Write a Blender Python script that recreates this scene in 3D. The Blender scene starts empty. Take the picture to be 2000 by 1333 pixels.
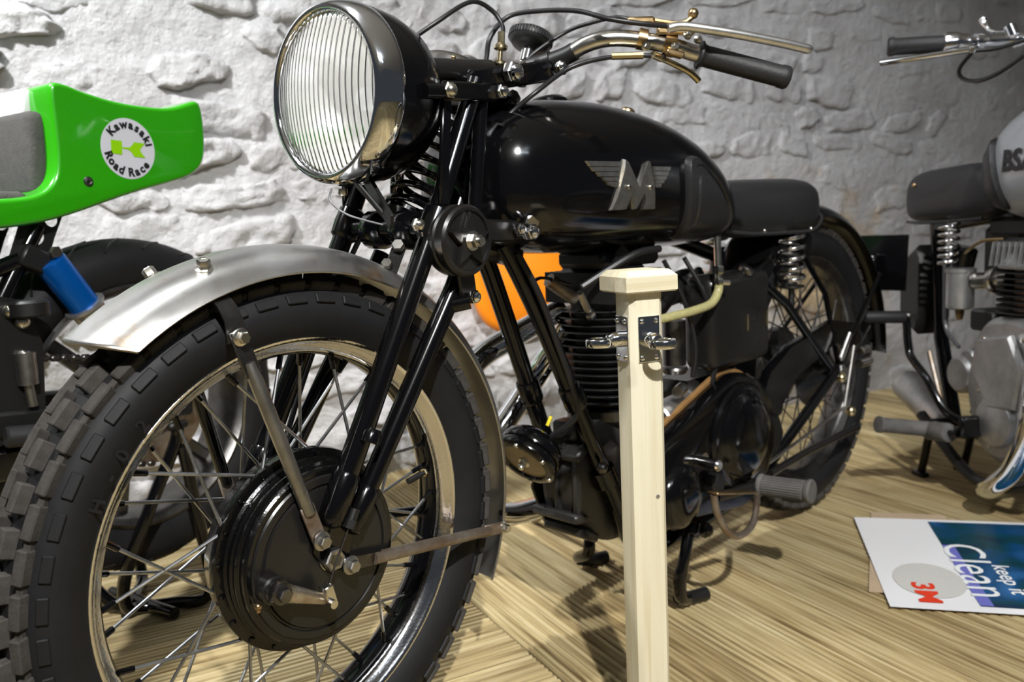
import bpy, bmesh, math, random
from math import sin, cos, pi, radians, sqrt, atan2, exp
from mathutils import Vector, Matrix, noise

random.seed(7)
S = bpy.context.scene
COL = S.collection

# ------------------------------------------------------------------ camera
cam_d = bpy.data.cameras.new('camera')
cam = bpy.data.objects.new('camera', cam_d)
COL.objects.link(cam)
_r = Vector((0.70631184, -0.70640532, -0.04599037))
_u = Vector((0.12866258, 0.0642174, 0.98960703))
_f = Vector((0.69611028, 0.7048884, -0.13624544))
cam.matrix_world = Matrix(((_r.x, _u.x, -_f.x, -0.505809), (_r.y, _u.y, -_f.y, -0.926314), (_r.z, _u.z, -_f.z, 0.703957), (0, 0, 0, 1)))
cam_d.sensor_width = 36.0
cam_d.lens = 36.0 * 1666.8 / 2000.0
cam_d.clip_start = 0.02
cam_d.dof.use_dof = True
cam_d.dof.focus_distance = 1.0
cam_d.dof.aperture_fstop = 5.6
S.camera = cam

# ------------------------------------------------------------------ world, lights, exposure
w = bpy.data.worlds.new('world'); S.world = w; w.use_nodes = True
w.node_tree.nodes['Background'].inputs[0].default_value = (0.78, 0.86, 1.0, 1)
w.node_tree.nodes['Background'].inputs[1].default_value = 0.05

def spot(name, loc, target, power, size, angle, blend=0.5, col=(1, 1, 1)):
    d = bpy.data.lights.new(name, 'SPOT'); d.energy = power; d.shadow_soft_size = size
    d.spot_size = radians(angle); d.spot_blend = blend; d.color = col
    o = bpy.data.objects.new(name, d); COL.objects.link(o); o.location = loc
    o.rotation_euler = (Vector(target) - Vector(loc)).to_track_quat('-Z', 'Y').to_euler()
    return o
def tube_light(name, loc, target, power, sx, sy, col=(1, 1, 1)):
    d = bpy.data.lights.new(name, 'AREA'); d.shape = 'RECTANGLE'; d.size = sx; d.size_y = sy; d.energy = power; d.color = col
    o = bpy.data.objects.new(name, d); COL.objects.link(o); o.location = loc
    o.rotation_euler = (Vector(target) - Vector(loc)).to_track_quat('-Z', 'Y').to_euler()
    return o
# ceiling track spots of the exhibition room (above and behind the photographer) plus one added fill spot and one strip lamp
spot('track_spot_key', (-1.00, -2.05, 2.58), (0.45, -0.08, 0.25), 560, 0.038, 58, 1.0, (1.0, 0.985, 0.955))
spot('track_spot_wall', (-1.10, 0.62, 2.40), (0.30, 1.30, 0.75), 310, 0.05, 96, 0.95, (0.98, 0.99, 1.0))
spot('right_wall_fill', (0.75, -0.95, 2.5), (2.15, 0.55, 0.75), 85, 0.05, 62, 1.0, (0.95, 0.96, 1.0))  # added fill spot: lifts the dim right wall and grazes its relief
# fluorescent strips under the ceiling: each throws light down and up
tube_light('strip_lamp_left', (-0.55, 0.30, 2.55), (-0.55, 0.30, 0.0), 8, 1.2, 0.10, (0.95, 0.98, 1.0))
tube_light('strip_lamp_left_up', (-0.55, 0.30, 2.57), (-0.55, 0.30, 4.0), 9, 1.2, 0.10, (0.95, 0.98, 1.0))
tube_light('strip_lamp_back', (-0.6, -2.6, 2.55), (0.6, 0.0, 0.4), 8, 1.3, 0.05, (0.8, 0.9, 1.0))
tube_light('strip_lamp_back_up', (-0.6, -2.6, 2.57), (-0.6, -2.6, 4.0), 12, 1.3, 0.08, (0.85, 0.92, 1.0))
S.view_settings.view_transform = 'Standard'
S.view_settings.look = 'None'
S.view_settings.exposure = 0.0
S.view_settings.gamma = 1.0
S.view_settings.use_curve_mapping = False

# ------------------------------------------------------------------ materials
MAT = {}
def nt(name):
    m = bpy.data.materials.new(name); m.use_nodes = True
    t = m.node_tree
    return m, t, t.nodes['Principled BSDF']
def mat(name, col, rough=0.5, metal=0.0, coat=0.0, spec=0.5, bump=0.0, bscale=60.0, var=0.0, vscale=8.0, rvar=0.0, col2=None):
    m, t, b = nt(name)
    N, L = t.nodes, t.links
    b.inputs['Base Color'].default_value = (*col, 1)
    b.inputs['Roughness'].default_value = rough
    b.inputs['Metallic'].default_value = metal
    b.inputs['Specular IOR Level'].default_value = spec
    if coat:
        b.inputs['Coat Weight'].default_value = coat; b.inputs['Coat Roughness'].default_value = 0.06
    tc = N.new('ShaderNodeTexCoord')
    if var or col2 or rvar:
        nz = N.new('ShaderNodeTexNoise'); nz.inputs['Scale'].default_value = vscale; nz.inputs['Detail'].default_value = 6; nz.inputs['Roughness'].default_value = 0.65
        L.new(tc.outputs['Object'], nz.inputs['Vector'])
        rp = N.new('ShaderNodeValToRGB'); L.new(nz.outputs['Fac'], rp.inputs[0])
        c2 = col2 or tuple(min(1, c * (1 + var)) for c in col); c1 = col if col2 else tuple(c * (1 - var) for c in col)
        rp.color_ramp.elements[0].position = 0.35; rp.color_ramp.elements[1].position = 0.68
        rp.color_ramp.elements[0].color = (*c1, 1); rp.color_ramp.elements[1].color = (*c2, 1)
        L.new(rp.outputs[0], b.inputs['Base Color'])
        if rvar:
            mr = N.new('ShaderNodeMapRange'); mr.inputs[3].default_value = max(0.02, rough - rvar); mr.inputs[4].default_value = rough + rvar
            L.new(nz.outputs['Fac'], mr.inputs[0]); L.new(mr.outputs[0], b.inputs['Roughness'])
    if bump:
        nb = N.new('ShaderNodeTexNoise'); nb.inputs['Scale'].default_value = bscale; nb.inputs['Detail'].default_value = 4
        L.new(tc.outputs['Object'], nb.inputs['Vector'])
        bp = N.new('ShaderNodeBump'); bp.inputs['Strength'].default_value = bump; bp.inputs['Distance'].default_value = 0.002
        L.new(nb.outputs['Fac'], bp.inputs['Height']); L.new(bp.outputs[0], b.inputs['Normal'])
    MAT[name] = m
    return m
mat('black_enamel', (0.0025, 0.0025, 0.003), 0.13, spec=0.5)
mat('brushed_black', (0.003, 0.003, 0.003), 0.19, spec=0.55, bump=0.5, bscale=70)
mat('black_paint_worn', (0.010, 0.0095, 0.009), 0.30, spec=0.5, bump=0.10, bscale=90, rvar=0.10, vscale=12)
mat('black_satin', (0.007, 0.007, 0.007), 0.45, bump=0.08, bscale=120)
mat('black_fin', (0.010, 0.010, 0.010), 0.42, bump=0.15, bscale=150)
mat('chrome', (0.82, 0.83, 0.85), 0.05, metal=1.0)
mat('chrome_pitted', (0.74, 0.74, 0.75), 0.13, metal=1.0, bump=0.12, bscale=260, rvar=0.06, vscale=30)
mat('zinc', (0.66, 0.64, 0.58), 0.24, metal=1.0, var=0.15, vscale=60)
mat('dark_steel', (0.16, 0.155, 0.15), 0.34, metal=1.0, var=0.35, vscale=25, bump=0.08, bscale=140)
mat('bare_steel', (0.42, 0.41, 0.39), 0.36, metal=1.0, var=0.25, vscale=18, rvar=0.08)
mat('spoke_steel', (0.46, 0.47, 0.48), 0.33, metal=1.0, var=0.25, vscale=40)
mat('rusty_steel', (0.22, 0.15, 0.10), 0.48, metal=0.85, var=0.5, vscale=22, bump=0.2, bscale=160, col2=(0.40, 0.37, 0.33))
mat('brass', (0.50, 0.36, 0.19), 0.30, metal=1.0, var=0.22, vscale=45)
mat('pale_brass', (0.68, 0.58, 0.36), 0.25, metal=1.0, var=0.15, vscale=45)
mat('nickel', (0.64, 0.62, 0.58), 0.24, metal=1.0, var=0.30, vscale=25, rvar=0.1)
mat('aluminium', (0.50, 0.50, 0.50), 0.42, metal=0.9, var=0.2, vscale=16, bump=0.1, bscale=160)
mat('tyre_rubber', (0.010, 0.010, 0.011), 0.6, spec=0.3, bump=0.10, bscale=70, var=0.25, vscale=9)
mat('tread_rubber', (0.055, 0.050, 0.045), 0.85, spec=0.2, bump=0.3, bscale=220, var=0.35, vscale=24)
mat('grip_rubber', (0.016, 0.016, 0.017), 0.55, spec=0.4, bump=0.25, bscale=240)
mat('peg_rubber', (0.12, 0.115, 0.11), 0.7, spec=0.3, var=0.2, vscale=40)
mat('cable_black', (0.012, 0.012, 0.013), 0.38)
mat('leather', (0.018, 0.018, 0.019), 0.38, spec=0.5, bump=0.3, bscale=150, rvar=0.08, vscale=20)
mat('dark_leather', (0.020, 0.020, 0.022), 0.5, spec=0.45, bump=0.35, bscale=130)
mat('green_paint', (0.024, 0.33, 0.002), 0.28, coat=0.9)
mat('white_plastic', (0.82, 0.82, 0.83), 0.4)
mat('sticker_white', (0.62, 0.63, 0.68), 0.35)
mat('sticker_green', (0.27, 0.62, 0.0), 0.4)
mat('ink', (0.012, 0.012, 0.014), 0.5)
mat('foam_grey', (0.085, 0.083, 0.078), 0.95, spec=0.1, bump=0.4, bscale=300, var=0.12, vscale=60)
mat('blue_anodised', (0.0, 0.10, 0.42), 0.3, metal=0.5)
mat('orange_plastic', (0.95, 0.27, 0.006), 0.45)
mat('rusty_nickel', (0.36, 0.28, 0.20), 0.36, metal=0.95, col2=(0.58, 0.55, 0.50), vscale=45, bump=0.2, bscale=200)
mat('black_cast', (0.022, 0.021, 0.020), 0.42, spec=0.5, bump=0.2, bscale=120)
mat('bright_steel', (0.76, 0.76, 0.75), 0.36, metal=1.0, var=0.12, vscale=50)
mat('badge_metal', (0.62, 0.60, 0.55), 0.36, metal=1.0, var=0.2, vscale=60)
mat('gasket_tan', (0.28, 0.15, 0.05), 0.6, var=0.2, vscale=40)
mat('silver_paint', (0.42, 0.44, 0.47), 0.34, metal=0.35, coat=0.3)
mat('hose', (0.40, 0.37, 0.17), 0.35, var=0.15, vscale=200)
mat('red_print', (0.75, 0.045, 0.012), 0.5)
mat('white_print', (0.85, 0.88, 0.90), 0.5)
mat('cardboard', (0.50, 0.38, 0.26), 0.9, spec=0.1, bump=0.2, bscale=120, var=0.08)
mat('clear_cable', (0.10, 0.10, 0.11), 0.3)
mat('yellow_plastic', (0.8, 0.65, 0.02), 0.5)
mat('horn_disc', (0.27, 0.22, 0.15), 0.42, metal=0.7, var=0.15, vscale=30)

# brushed mudguard steel with faint rust blooms
m, t, b = nt('brushed_steel'); N, L = t.nodes, t.links
b.inputs['Metallic'].default_value = 1.0
tc = N.new('ShaderNodeTexCoord')
n1 = N.new('ShaderNodeTexNoise'); n1.inputs['Scale'].default_value = 9; n1.inputs['Detail'].default_value = 7; n1.inputs['Roughness'].default_value = 0.7
L.new(tc.outputs['Object'], n1.inputs['Vector'])
rp = N.new('ShaderNodeValToRGB'); L.new(n1.outputs['Fac'], rp.inputs[0])
rp.color_ramp.elements[0].position = 0.42; rp.color_ramp.elements[0].color = (0.52, 0.52, 0.52, 1)
rp.color_ramp.elements[1].position = 0.72; rp.color_ramp.elements[1].color = (0.40, 0.25, 0.13, 1)
e = rp.color_ramp.elements.new(0.6); e.color = (0.46, 0.45, 0.43, 1)
L.new(rp.outputs[0], b.inputs['Base Color'])
n2 = N.new('ShaderNodeTexNoise'); n2.inputs['Scale'].default_value = 40; n2.inputs['Detail'].default_value = 5
L.new(tc.outputs['Object'], n2.inputs['Vector'])
mr = N.new('ShaderNodeMapRange'); mr.inputs[3].default_value = 0.27; mr.inputs[4].default_value = 0.42
L.new(n2.outputs['Fac'], mr.inputs[0]); L.new(mr.outputs[0], b.inputs['Roughness'])
b.inputs['Anisotropic'].default_value = 0.5
MAT['brushed_steel'] = m

# fluted headlamp glass: clear sheet with a reflective skin
m = bpy.data.materials.new('lamp_glass'); m.use_nodes = True; t = m.node_tree; N, L = t.nodes, t.links
for n in list(N): N.remove(n)
out = N.new('ShaderNodeOutputMaterial'); tr = N.new('ShaderNodeBsdfTransparent'); gl = N.new('ShaderNodeBsdfGlossy'); mx = N.new('ShaderNodeMixShader'); fr = N.new('ShaderNodeFresnel')
tr.inputs[0].default_value = (0.93, 0.95, 0.94, 1); gl.inputs['Roughness'].default_value = 0.06
fr.inputs['IOR'].default_value = 1.33
df = N.new('ShaderNodeBsdfTranslucent'); df.inputs[0].default_value = (0.95, 0.95, 0.93, 1); d2 = N.new('ShaderNodeBsdfDiffuse'); d2.inputs[0].default_value = (0.9, 0.9, 0.88, 1)
ma_ = N.new('ShaderNodeMixShader'); ma_.inputs[0].default_value = 0.62; L.new(df.outputs[0], ma_.inputs[1]); L.new(d2.outputs[0], ma_.inputs[2])
rf = N.new('ShaderNodeBsdfRefraction'); rf.inputs['IOR'].default_value = 1.45; rf.inputs['Roughness'].default_value = 0.03
mr_ = N.new('ShaderNodeMixShader'); mr_.inputs[0].default_value = 0.10; L.new(tr.outputs[0], mr_.inputs[1]); L.new(rf.outputs[0], mr_.inputs[2])
mb_ = N.new('ShaderNodeMixShader'); mb_.inputs[0].default_value = 0.34; L.new(mr_.outputs[0], mb_.inputs[1]); L.new(ma_.outputs[0], mb_.inputs[2])
L.new(fr.outputs[0], mx.inputs[0]); L.new(mb_.outputs[0], mx.inputs[1]); L.new(gl.outputs[0], mx.inputs[2]); L.new(mx.outputs[0], out.inputs[0])
MAT['lamp_glass'] = m
mat('reflector', (0.96, 0.95, 0.93), 0.25, metal=0.45)

# timber: grain runs along object X; each piece gets its own tone
def wood(name, ca, cb, cc, scale=1.0, knots=True, rnd=0.25, rough=0.62):
    m, t, b = nt(name); N, L = t.nodes, t.links
    tc = N.new('ShaderNodeTexCoord'); oi = N.new('ShaderNodeObjectInfo')
    off = N.new('ShaderNodeVectorMath'); off.operation = 'SCALE'; off.inputs[0].default_value = (13.7, 7.3, 3.1); L.new(oi.outputs['Random'], off.inputs['Scale'])
    ad = N.new('ShaderNodeVectorMath'); ad.operation = 'ADD'; L.new(tc.outputs['Object'], ad.inputs[0]); L.new(off.outputs[0], ad.inputs[1])
    mp = N.new('ShaderNodeMapping'); mp.inputs['Scale'].default_value = (1.1 * scale, 26 * scale, 26 * scale); L.new(ad.outputs[0], mp.inputs['Vector'])
    n1 = N.new('ShaderNodeTexNoise'); n1.inputs['Scale'].default_value = 3.2; n1.inputs['Detail'].default_value = 6; n1.inputs['Distortion'].default_value = 0.6; L.new(mp.outputs[0], n1.inputs['Vector'])
    n2 = N.new('ShaderNodeTexNoise'); n2.inputs['Scale'].default_value = 3.0; n2.inputs['Detail'].default_value = 3; L.new(ad.outputs[0], n2.inputs['Vector'])
    rp = N.new('ShaderNodeValToRGB'); L.new(n1.outputs['Fac'], rp.inputs[0])
    rp.color_ramp.elements[0].position = 0.30; rp.color_ramp.elements[0].color = (*ca, 1)
    rp.color_ramp.elements[1].position = 0.70; rp.color_ramp.elements[1].color = (*cc, 1)
    e = rp.color_ramp.elements.new(0.5); e.color = (*cb, 1)
    mx = N.new('ShaderNodeMix'); mx.data_type = 'RGBA'; mx.blend_type = 'MULTIPLY'
    r2 = N.new('ShaderNodeValToRGB'); L.new(n2.outputs['Fac'], r2.inputs[0])
    r2.color_ramp.elements[0].position = 0.30; r2.color_ramp.elements[0].color = (1.0, 0.90, 0.74, 1) if knots else (1, .97, .9, 1)
    r2.color_ramp.elements[1].position = 0.66; r2.color_ramp.elements[1].color = (1.0, 0.985, 0.93, 1) if knots else (1, 1, 1, 1)
    mx.inputs[0].default_value = 0.75; L.new(rp.outputs[0], mx.inputs[6]); L.new(r2.outputs[0], mx.inputs[7])
    hs = N.new('ShaderNodeHueSaturation'); L.new(mx.outputs[2], hs.inputs['Color'])
    mr = N.new('ShaderNodeMapRange'); mr.inputs[3].default_value = 1 - rnd; mr.inputs[4].default_value = 1 + rnd; L.new(oi.outputs['Random'], mr.inputs[0]); L.new(mr.outputs[0], hs.inputs['Value'])
    L.new(hs.outputs[0], b.inputs['Base Color'])
    b.inputs['Roughness'].default_value = rough; b.inputs['Specular IOR Level'].default_value = 0.3
    bp = N.new('ShaderNodeBump'); bp.inputs['Strength'].default_value = 0.25; bp.inputs['Distance'].default_value = 0.002; L.new(n1.outputs['Fac'], bp.inputs['Height']); L.new(bp.outputs[0], b.inputs['Normal'])
    MAT[name] = m
wood('deck_timber', (0.22, 0.16, 0.075), (0.47, 0.385, 0.215), (0.62, 0.54, 0.345), rnd=0.18)
wood('post_timber', (0.60, 0.53, 0.36), (0.69, 0.635, 0.47), (0.73, 0.685, 0.53), scale=0.8, knots=False, rnd=0.0)

# white-painted rubble wall
m, t, b = nt('painted_stone'); N, L = t.nodes, t.links
ge = N.new('ShaderNodeNewGeometry')
n1 = N.new('ShaderNodeTexNoise'); n1.inputs['Scale'].default_value = 5; n1.inputs['Detail'].default_value = 6; L.new(ge.outputs['Position'], n1.inputs['Vector'])
rp = N.new('ShaderNodeValToRGB'); L.new(n1.outputs['Fac'], rp.inputs[0])
rp.color_ramp.elements[0].position = 0.3; rp.color_ramp.elements[0].color = (0.62, 0.60, 0.60, 1)
rp.color_ramp.elements[1].position = 0.6; rp.color_ramp.elements[1].color = (0.76, 0.75, 0.75, 1)
# damp ochre stain low down behind the rear number plate
sp = N.new('ShaderNodeVectorMath'); sp.operation = 'DISTANCE'; sp.inputs[1].default_value = (2.45, 0.5, 0.42); L.new(ge.outputs['Position'], sp.inputs[0])
n3 = N.new('ShaderNodeTexNoise'); n3.inputs['Scale'].default_value = 9; n3.inputs['Detail'].default_value = 4; L.new(ge.outputs['Position'], n3.inputs['Vector'])
ma = N.new('ShaderNodeMath'); ma.operation = 'MULTIPLY_ADD'; ma.inputs[1].default_value = 0.9; L.new(n3.outputs['Fac'], ma.inputs[0]); L.new(sp.outputs['Value'], ma.inputs[2])
r3 = N.new('ShaderNodeValToRGB'); L.new(ma.outputs[0], r3.inputs[0])
r3.color_ramp.elements[0].position = 0.55; r3.color_ramp.elements[0].color = (0.85, 0.66, 0.40, 1)
r3.color_ramp.elements[1].position = 0.85; r3.color_ramp.elements[1].color = (1, 1, 1, 1)
mx = N.new('ShaderNodeMix'); mx.data_type = 'RGBA'; mx.blend_type = 'MULTIPLY'; mx.inputs[0].default_value = 1.0
L.new(rp.outputs[0], mx.inputs[6]); L.new(r3.outputs[0], mx.inputs[7]); L.new(mx.outputs[2], b.inputs['Base Color'])
b.inputs['Roughness'].default_value = 0.75; b.inputs['Specular IOR Level'].default_value = 0.25
n2 = N.new('ShaderNodeTexNoise'); n2.inputs['Scale'].default_value = 30; n2.inputs['Detail'].default_value = 9; n2.inputs['Roughness'].default_value = 0.68; L.new(ge.outputs['Position'], n2.inputs['Vector'])
bp = N.new('ShaderNodeBump'); bp.inputs['Strength'].default_value = 0.8; bp.inputs['Distance'].default_value = 0.03; L.new(n2.outputs['Fac'], bp.inputs['Height']); L.new(bp.outputs[0], b.inputs['Normal'])
MAT['painted_stone'] = m
mat('ceiling_paint', (0.88, 0.89, 0.92), 0.9, spec=0.1)

# ------------------------------------------------------------------ mesh building
V = Vector
def frame(axis):
    a = V(axis).normalized()
    h = V((0, 0, 1)) if abs(a.z) < 0.9 else V((1, 0, 0))
    u = h.cross(a).normalized(); v = a.cross(u)
    return u, v, a
def spline(pts, k=6, closed=False):
    P = [V(p) for p in pts]; n = len(P); out = []
    rng = n if closed else n - 1
    for i in range(rng):
        if closed: a, b_, c, d = P[(i - 1) % n], P[i], P[(i + 1) % n], P[(i + 2) % n]
        else: a, b_, c, d = P[max(i - 1, 0)], P[i], P[i + 1], P[min(i + 2, n - 1)]
        for j in range(k):
            s = j / k
            out.append(0.5 * ((2 * b_) + (c - a) * s + (2 * a - 5 * b_ + 4 * c - d) * s * s + (3 * b_ - a - 3 * c + d) * s ** 3))
    if not closed: out.append(P[-1].copy())
    return out
class MB:
    def __init__(s, xf=None): s.v = []; s.f = []; s.xf = xf
    def add(s, vs, fs):
        o = len(s.v)
        s.v += [(s.xf @ V(p) if s.xf else V(p)) for p in vs]
        s.f += [tuple(i + o for i in f) for f in fs]
        return s
    def box(s, c, size, rot=None, bev=0.0, seg=1):
        bm = bmesh.new(); bmesh.ops.create_cube(bm, size=1.0)
        for vv in bm.verts: vv.co = V((vv.co.x * size[0], vv.co.y * size[1], vv.co.z * size[2]))
        if bev: bmesh.ops.bevel(bm, geom=list(bm.edges), offset=bev, segments=seg, affect='EDGES', profile=0.5)
        R = rot or Matrix.Identity(3); bm.verts.index_update()
        vs = [R @ vv.co + V(c) for vv in bm.verts]; fs = [tuple(x.index for x in f.verts) for f in bm.faces]; bm.free()
        return s.add(vs, fs)
    def bar(s, a, b_, wdt, thk, side=(0, 1, 0), bev=0.0):
        a, b_ = V(a), V(b_); d = (b_ - a); l = d.length; x = d.normalized(); y = (V(side) - V(side).dot(x) * x).normalized(); z = x.cross(y)
        R = Matrix((x, y, z)).transposed()
        return s.box((a + b_) / 2, (l, thk, wdt), R, bev)
    def tube(s, pts, r, n=10, closed=False, cap=True):
        P = [V(p) for p in pts]; m_ = len(P)
        R = r if isinstance(r, (list, tuple)) else [r] * m_
        T = []
        for i in range(m_):
            a = P[(i - 1) % m_] if (closed or i > 0) else P[i]; b_ = P[(i + 1) % m_] if (closed or i < m_ - 1) else P[i]
            d = b_ - a
            T.append(d.normalized() if d.length > 1e-9 else V((0, 0, 1)))
        u, v_, _ = frame(T[0]); vs = []; 
        for i in range(m_):
            if i:
                u = (u - u.dot(T[i]) * T[i]).normalized(); v_ = T[i].cross(u)
            for j in range(n):
                a = 2 * pi * j / n
                vs.append(P[i] + (u * cos(a) + v_ * sin(a)) * R[i])
        fs = []
        for i in range(m_ if closed else m_ - 1):
            k = (i + 1) % m_
            for j in range(n):
                fs.append((i * n + j, i * n + (j + 1) % n, k * n + (j + 1) % n, k * n + j))
        if cap and not closed:
            fs.append(tuple(range(n))[::-1]); fs.append(tuple((m_ - 1) * n + j for j in range(n)))
        return s.add(vs, fs)
    def lathe(s, prof, o, axis, n=32, closed=False, cap=True):
        u, v_, a = frame(axis); o = V(o); vs = []; fs = []
        m_ = len(prof)
        for (r, h) in prof:
            for j in range(n):
                t_ = 2 * pi * j / n
                vs.append(o + a * h + (u * cos(t_) + v_ * sin(t_)) * r)
        for i in range(m_ if closed else m_ - 1):
            k = (i + 1) % m_
            for j in range(n):
                fs.append((i * n + j, i * n + (j + 1) % n, k * n + (j + 1) % n, k * n + j))
        if cap and not closed:
            if prof[0][0] > 1e-6: fs.append(tuple(range(n))[::-1])
            if prof[-1][0] > 1e-6: fs.append(tuple((m_ - 1) * n + j for j in range(n)))
        return s.add(vs, fs)
    def cyl(s, a, b_, r, n=16, r2=None, bev=0.0):
        a, b_ = V(a), V(b_); L_ = (b_ - a).length; r2 = r if r2 is None else r2
        if bev: return s.lathe([(r - bev, 0), (r, bev), (r2, L_ - bev), (r2 - bev, L_)], a, b_ - a, n)
        return s.lathe([(r, 0), (r2, L_)], a, b_ - a, n)
    def hexnut(s, c, axis, r, h, dome=False):
        s.lathe([(r * 0.92, 0), (r, h * 0.12), (r, h * 0.82), (r * 0.86, h)], c, axis, 6)
        if dome:
            c2 = V(c) + V(axis).normalized() * h
            s.lathe([(r * 0.80, -h * .1), (r * 0.72, r * 0.25), (r * 0.4, r * 0.5), (0.0001, r * 0.58)], c2, axis, 12)
        return s
    def bolt(s, c, axis, r, h, washer=True):
        a = V(axis).normalized(); c = V(c)
        if washer: s.lathe([(r * 1.45, 0), (r * 1.45, h * .18), (r * 1.3, h * .25)], c, a, 16)
        s.lathe([(r, h * .2), (r, h * .9), (r * .85, h)], c, a, 6)
        return s
    def ball(s, c, r, nu=16, nv=10, sc=(1, 1, 1), rot=None):
        vs = []; fs = []
        R = rot or Matrix.Identity(3)
        for i in range(nv + 1):
            p = pi * i / nv
            for j in range(nu):
                q = 2 * pi * j / nu
                vs.append(V(c) + R @ V((r * sc[0] * sin(p) * cos(q), r * sc[1] * sin(p) * sin(q), r * sc[2] * cos(p))))
        for i in range(nv):
            for j in range(nu):
                fs.append((i * nu + j, (i + 1) * nu + j, (i + 1) * nu + (j + 1) % nu, i * nu + (j + 1) % nu))
        return s.add(vs, fs)
    def loft(s, rings, cap=True, closed=False):
        n = len(rings[0]); vs = [p for r in rings for p in r]; fs = []
        m_ = len(rings)
        for i in range(m_ if closed else m_ - 1):
            k = (i + 1) % m_
            for j in range(n):
                fs.append((i * n + j, i * n + (j + 1) % n, k * n + (j + 1) % n, k * n + j))
        if cap and not closed:
            fs.append(tuple(range(n))[::-1]); fs.append(tuple((m_ - 1) * n + j for j in range(n)))
        return s.add(vs, fs)
    def prism(s, out, o, u, v_, thk, bev=0.0):
        o, u, v_ = V(o), V(u).normalized(), V(v_).normalized(); w_ = u.cross(v_)
        n = len(out)
        cx = sum(p[0] for p in out) / n; cy = sum(p[1] for p in out) / n
        ring = lambda k, h: [o + u * (cx + (p[0] - cx) * k) + v_ * (cy + (p[1] - cy) * k) + w_ * h for p in out]
        if bev:
            ext = max(max(abs(p[0] - cx), abs(p[1] - cy)) for p in out); k = 1 - bev / ext
            rs = [ring(k, 0), ring(1, bev), ring(1, thk - bev), ring(k, thk)]
        else: rs = [ring(1, 0), ring(1, thk)]
        return s.loft(rs)
    def sheet(s, grid, thk, closed_u=False):
        """grid[i][j] of points -> two-sided sheet of given thickness"""
        a, b_ = len(grid), len(grid[0]); P = [[V(p) for p in r] for r in grid]; N_ = []
        for i in range(a):
            for j in range(b_):
                d1 = P[min(i + 1, a - 1)][j] - P[max(i - 1, 0)][j]; d2 = P[i][min(j + 1, b_ - 1)] - P[i][max(j - 1, 0)]
                N_.append(d1.cross(d2).normalized())
        vs = [P[i][j] for i in range(a) for j in range(b_)]; o = len(vs)
        vs += [P[i][j] - N_[i * b_ + j] * thk for i in range(a) for j in range(b_)]
        fs = []
        for i in range(a - 1):
            for j in range(b_ - 1):
                q = (i * b_ + j, (i + 1) * b_ + j, (i + 1) * b_ + j + 1, i * b_ + j + 1)
                fs.append(q); fs.append(tuple(x + o for x in q[::-1]))
        edge = [i * b_ for i in range(a)] + [(a - 1) * b_ + j for j in range(1, b_)] + [i * b_ + b_ - 1 for i in range(a - 2, -1, -1)] + [j for j in range(b_ - 2, 0, -1)]
        for k in range(len(edge)):
            p, q = edge[k], edge[(k + 1) % len(edge)]
            fs.append((q, p, p + o, q + o))
        return s.add(vs, fs)
    def data(s, name, m_, ang=38, fix=True):
        me = bpy.data.meshes.new(name); me.from_pydata(s.v, [], s.f)
        if fix:
            bm = bmesh.new(); bm.from_mesh(me); bmesh.ops.recalc_face_normals(bm, faces=bm.faces); bm.to_mesh(me); bm.free()
        me.shade_smooth()
        if ang < 180: me.set_sharp_from_angle(angle=radians(ang))
        me.materials.append(MAT[m_]); me.update()
        return me
    def build(s, name, m_, parent=None, ang=38, label=None, fix=True):
        o = bpy.data.objects.new(name, s.data(name, m_, ang, fix)); COL.objects.link(o)
        if parent: o.parent = parent
        if label: o['label'] = label
        return o
def place(name, me, M, parent=None):
    o = bpy.data.objects.new(name, me); COL.objects.link(o)
    if parent: o.parent = parent
    o.matrix_local = M
    return o
def thing(name, label, cat, loc=(0, 0, 0), rz=0.0, group=None):
    o = bpy.data.objects.new(name, None); COL.objects.link(o); o.location = loc; o.rotation_euler = (0, 0, rz); o.empty_display_size = 0.05
    o['label'] = label; o['category'] = cat
    if group: o['group'] = group
    return o
def text_geo(txt, size, bold=0.0, shear=0.0, res=3):
    c = bpy.data.curves.new('lettering_source', 'FONT'); c.body = txt; c.size = size; c.align_x = 'CENTER'; c.align_y = 'CENTER'; c.offset = bold; c.shear = shear; c.resolution_u = res
    o = bpy.data.objects.new('lettering_source', c); COL.objects.link(o)
    dg = bpy.context.evaluated_depsgraph_get(); me = o.evaluated_get(dg).to_mesh()
    vs = [v_.co.copy() for v_ in me.vertices]; fs = [tuple(p.vertices) for p in me.polygons]
    o.evaluated_get(dg).to_mesh_clear(); bpy.data.objects.remove(o); bpy.data.curves.remove(c)
    return vs, fs
def Rz(a): return Matrix.Rotation(a, 4, 'Z')
def T(*p): return Matrix.Translation(V(p if len(p) == 3 else p[0]))

# ================================================================== THE SETTING
W0 = V((0.95, 1.07, 0)); WD = V((0.9367, -0.3502, 0)); WN = V((-0.3502, -0.9367, 0))
def wall_pt(s, z, h): return W0 + WD * s + WN * h + V((0, 0, z))
def smooth01(a, b_, x):
    t_ = max(0.0, min(1.0, (x - a) / (b_ - a))); return t_ * t_ * (3 - 2 * t_)
def crag(s, z, k):
    p = V((s, z, k))
    return 0.42 * noise.noise(p * 9) + 0.50 * (0.5 - abs(noise.noise(p * 15))) + 0.36 * (0.5 - abs(noise.noise(p * 31))) + 0.26 * noise.noise(p * 60)
def wall_h(s, z):
    f_ = 0.35 + 0.65 * smooth01(1.8, 0.2, s)
    return 0.014 * noise.noise(V((s * 3.3, z * 4.2, 1.3))) + 0.020 * f_ * crag(s, z, 2.0)
mb = MB(); ns, nz = 700, 210
vs = []; fs = []
for i in range(nz + 1):
    for j in range(ns + 1):
        s_ = -3.2 + 9.6 * j / ns; z_ = -0.05 + 2.83 * i / nz
        vs.append(wall_pt(s_, z_, wall_h(s_, z_)))
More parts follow.
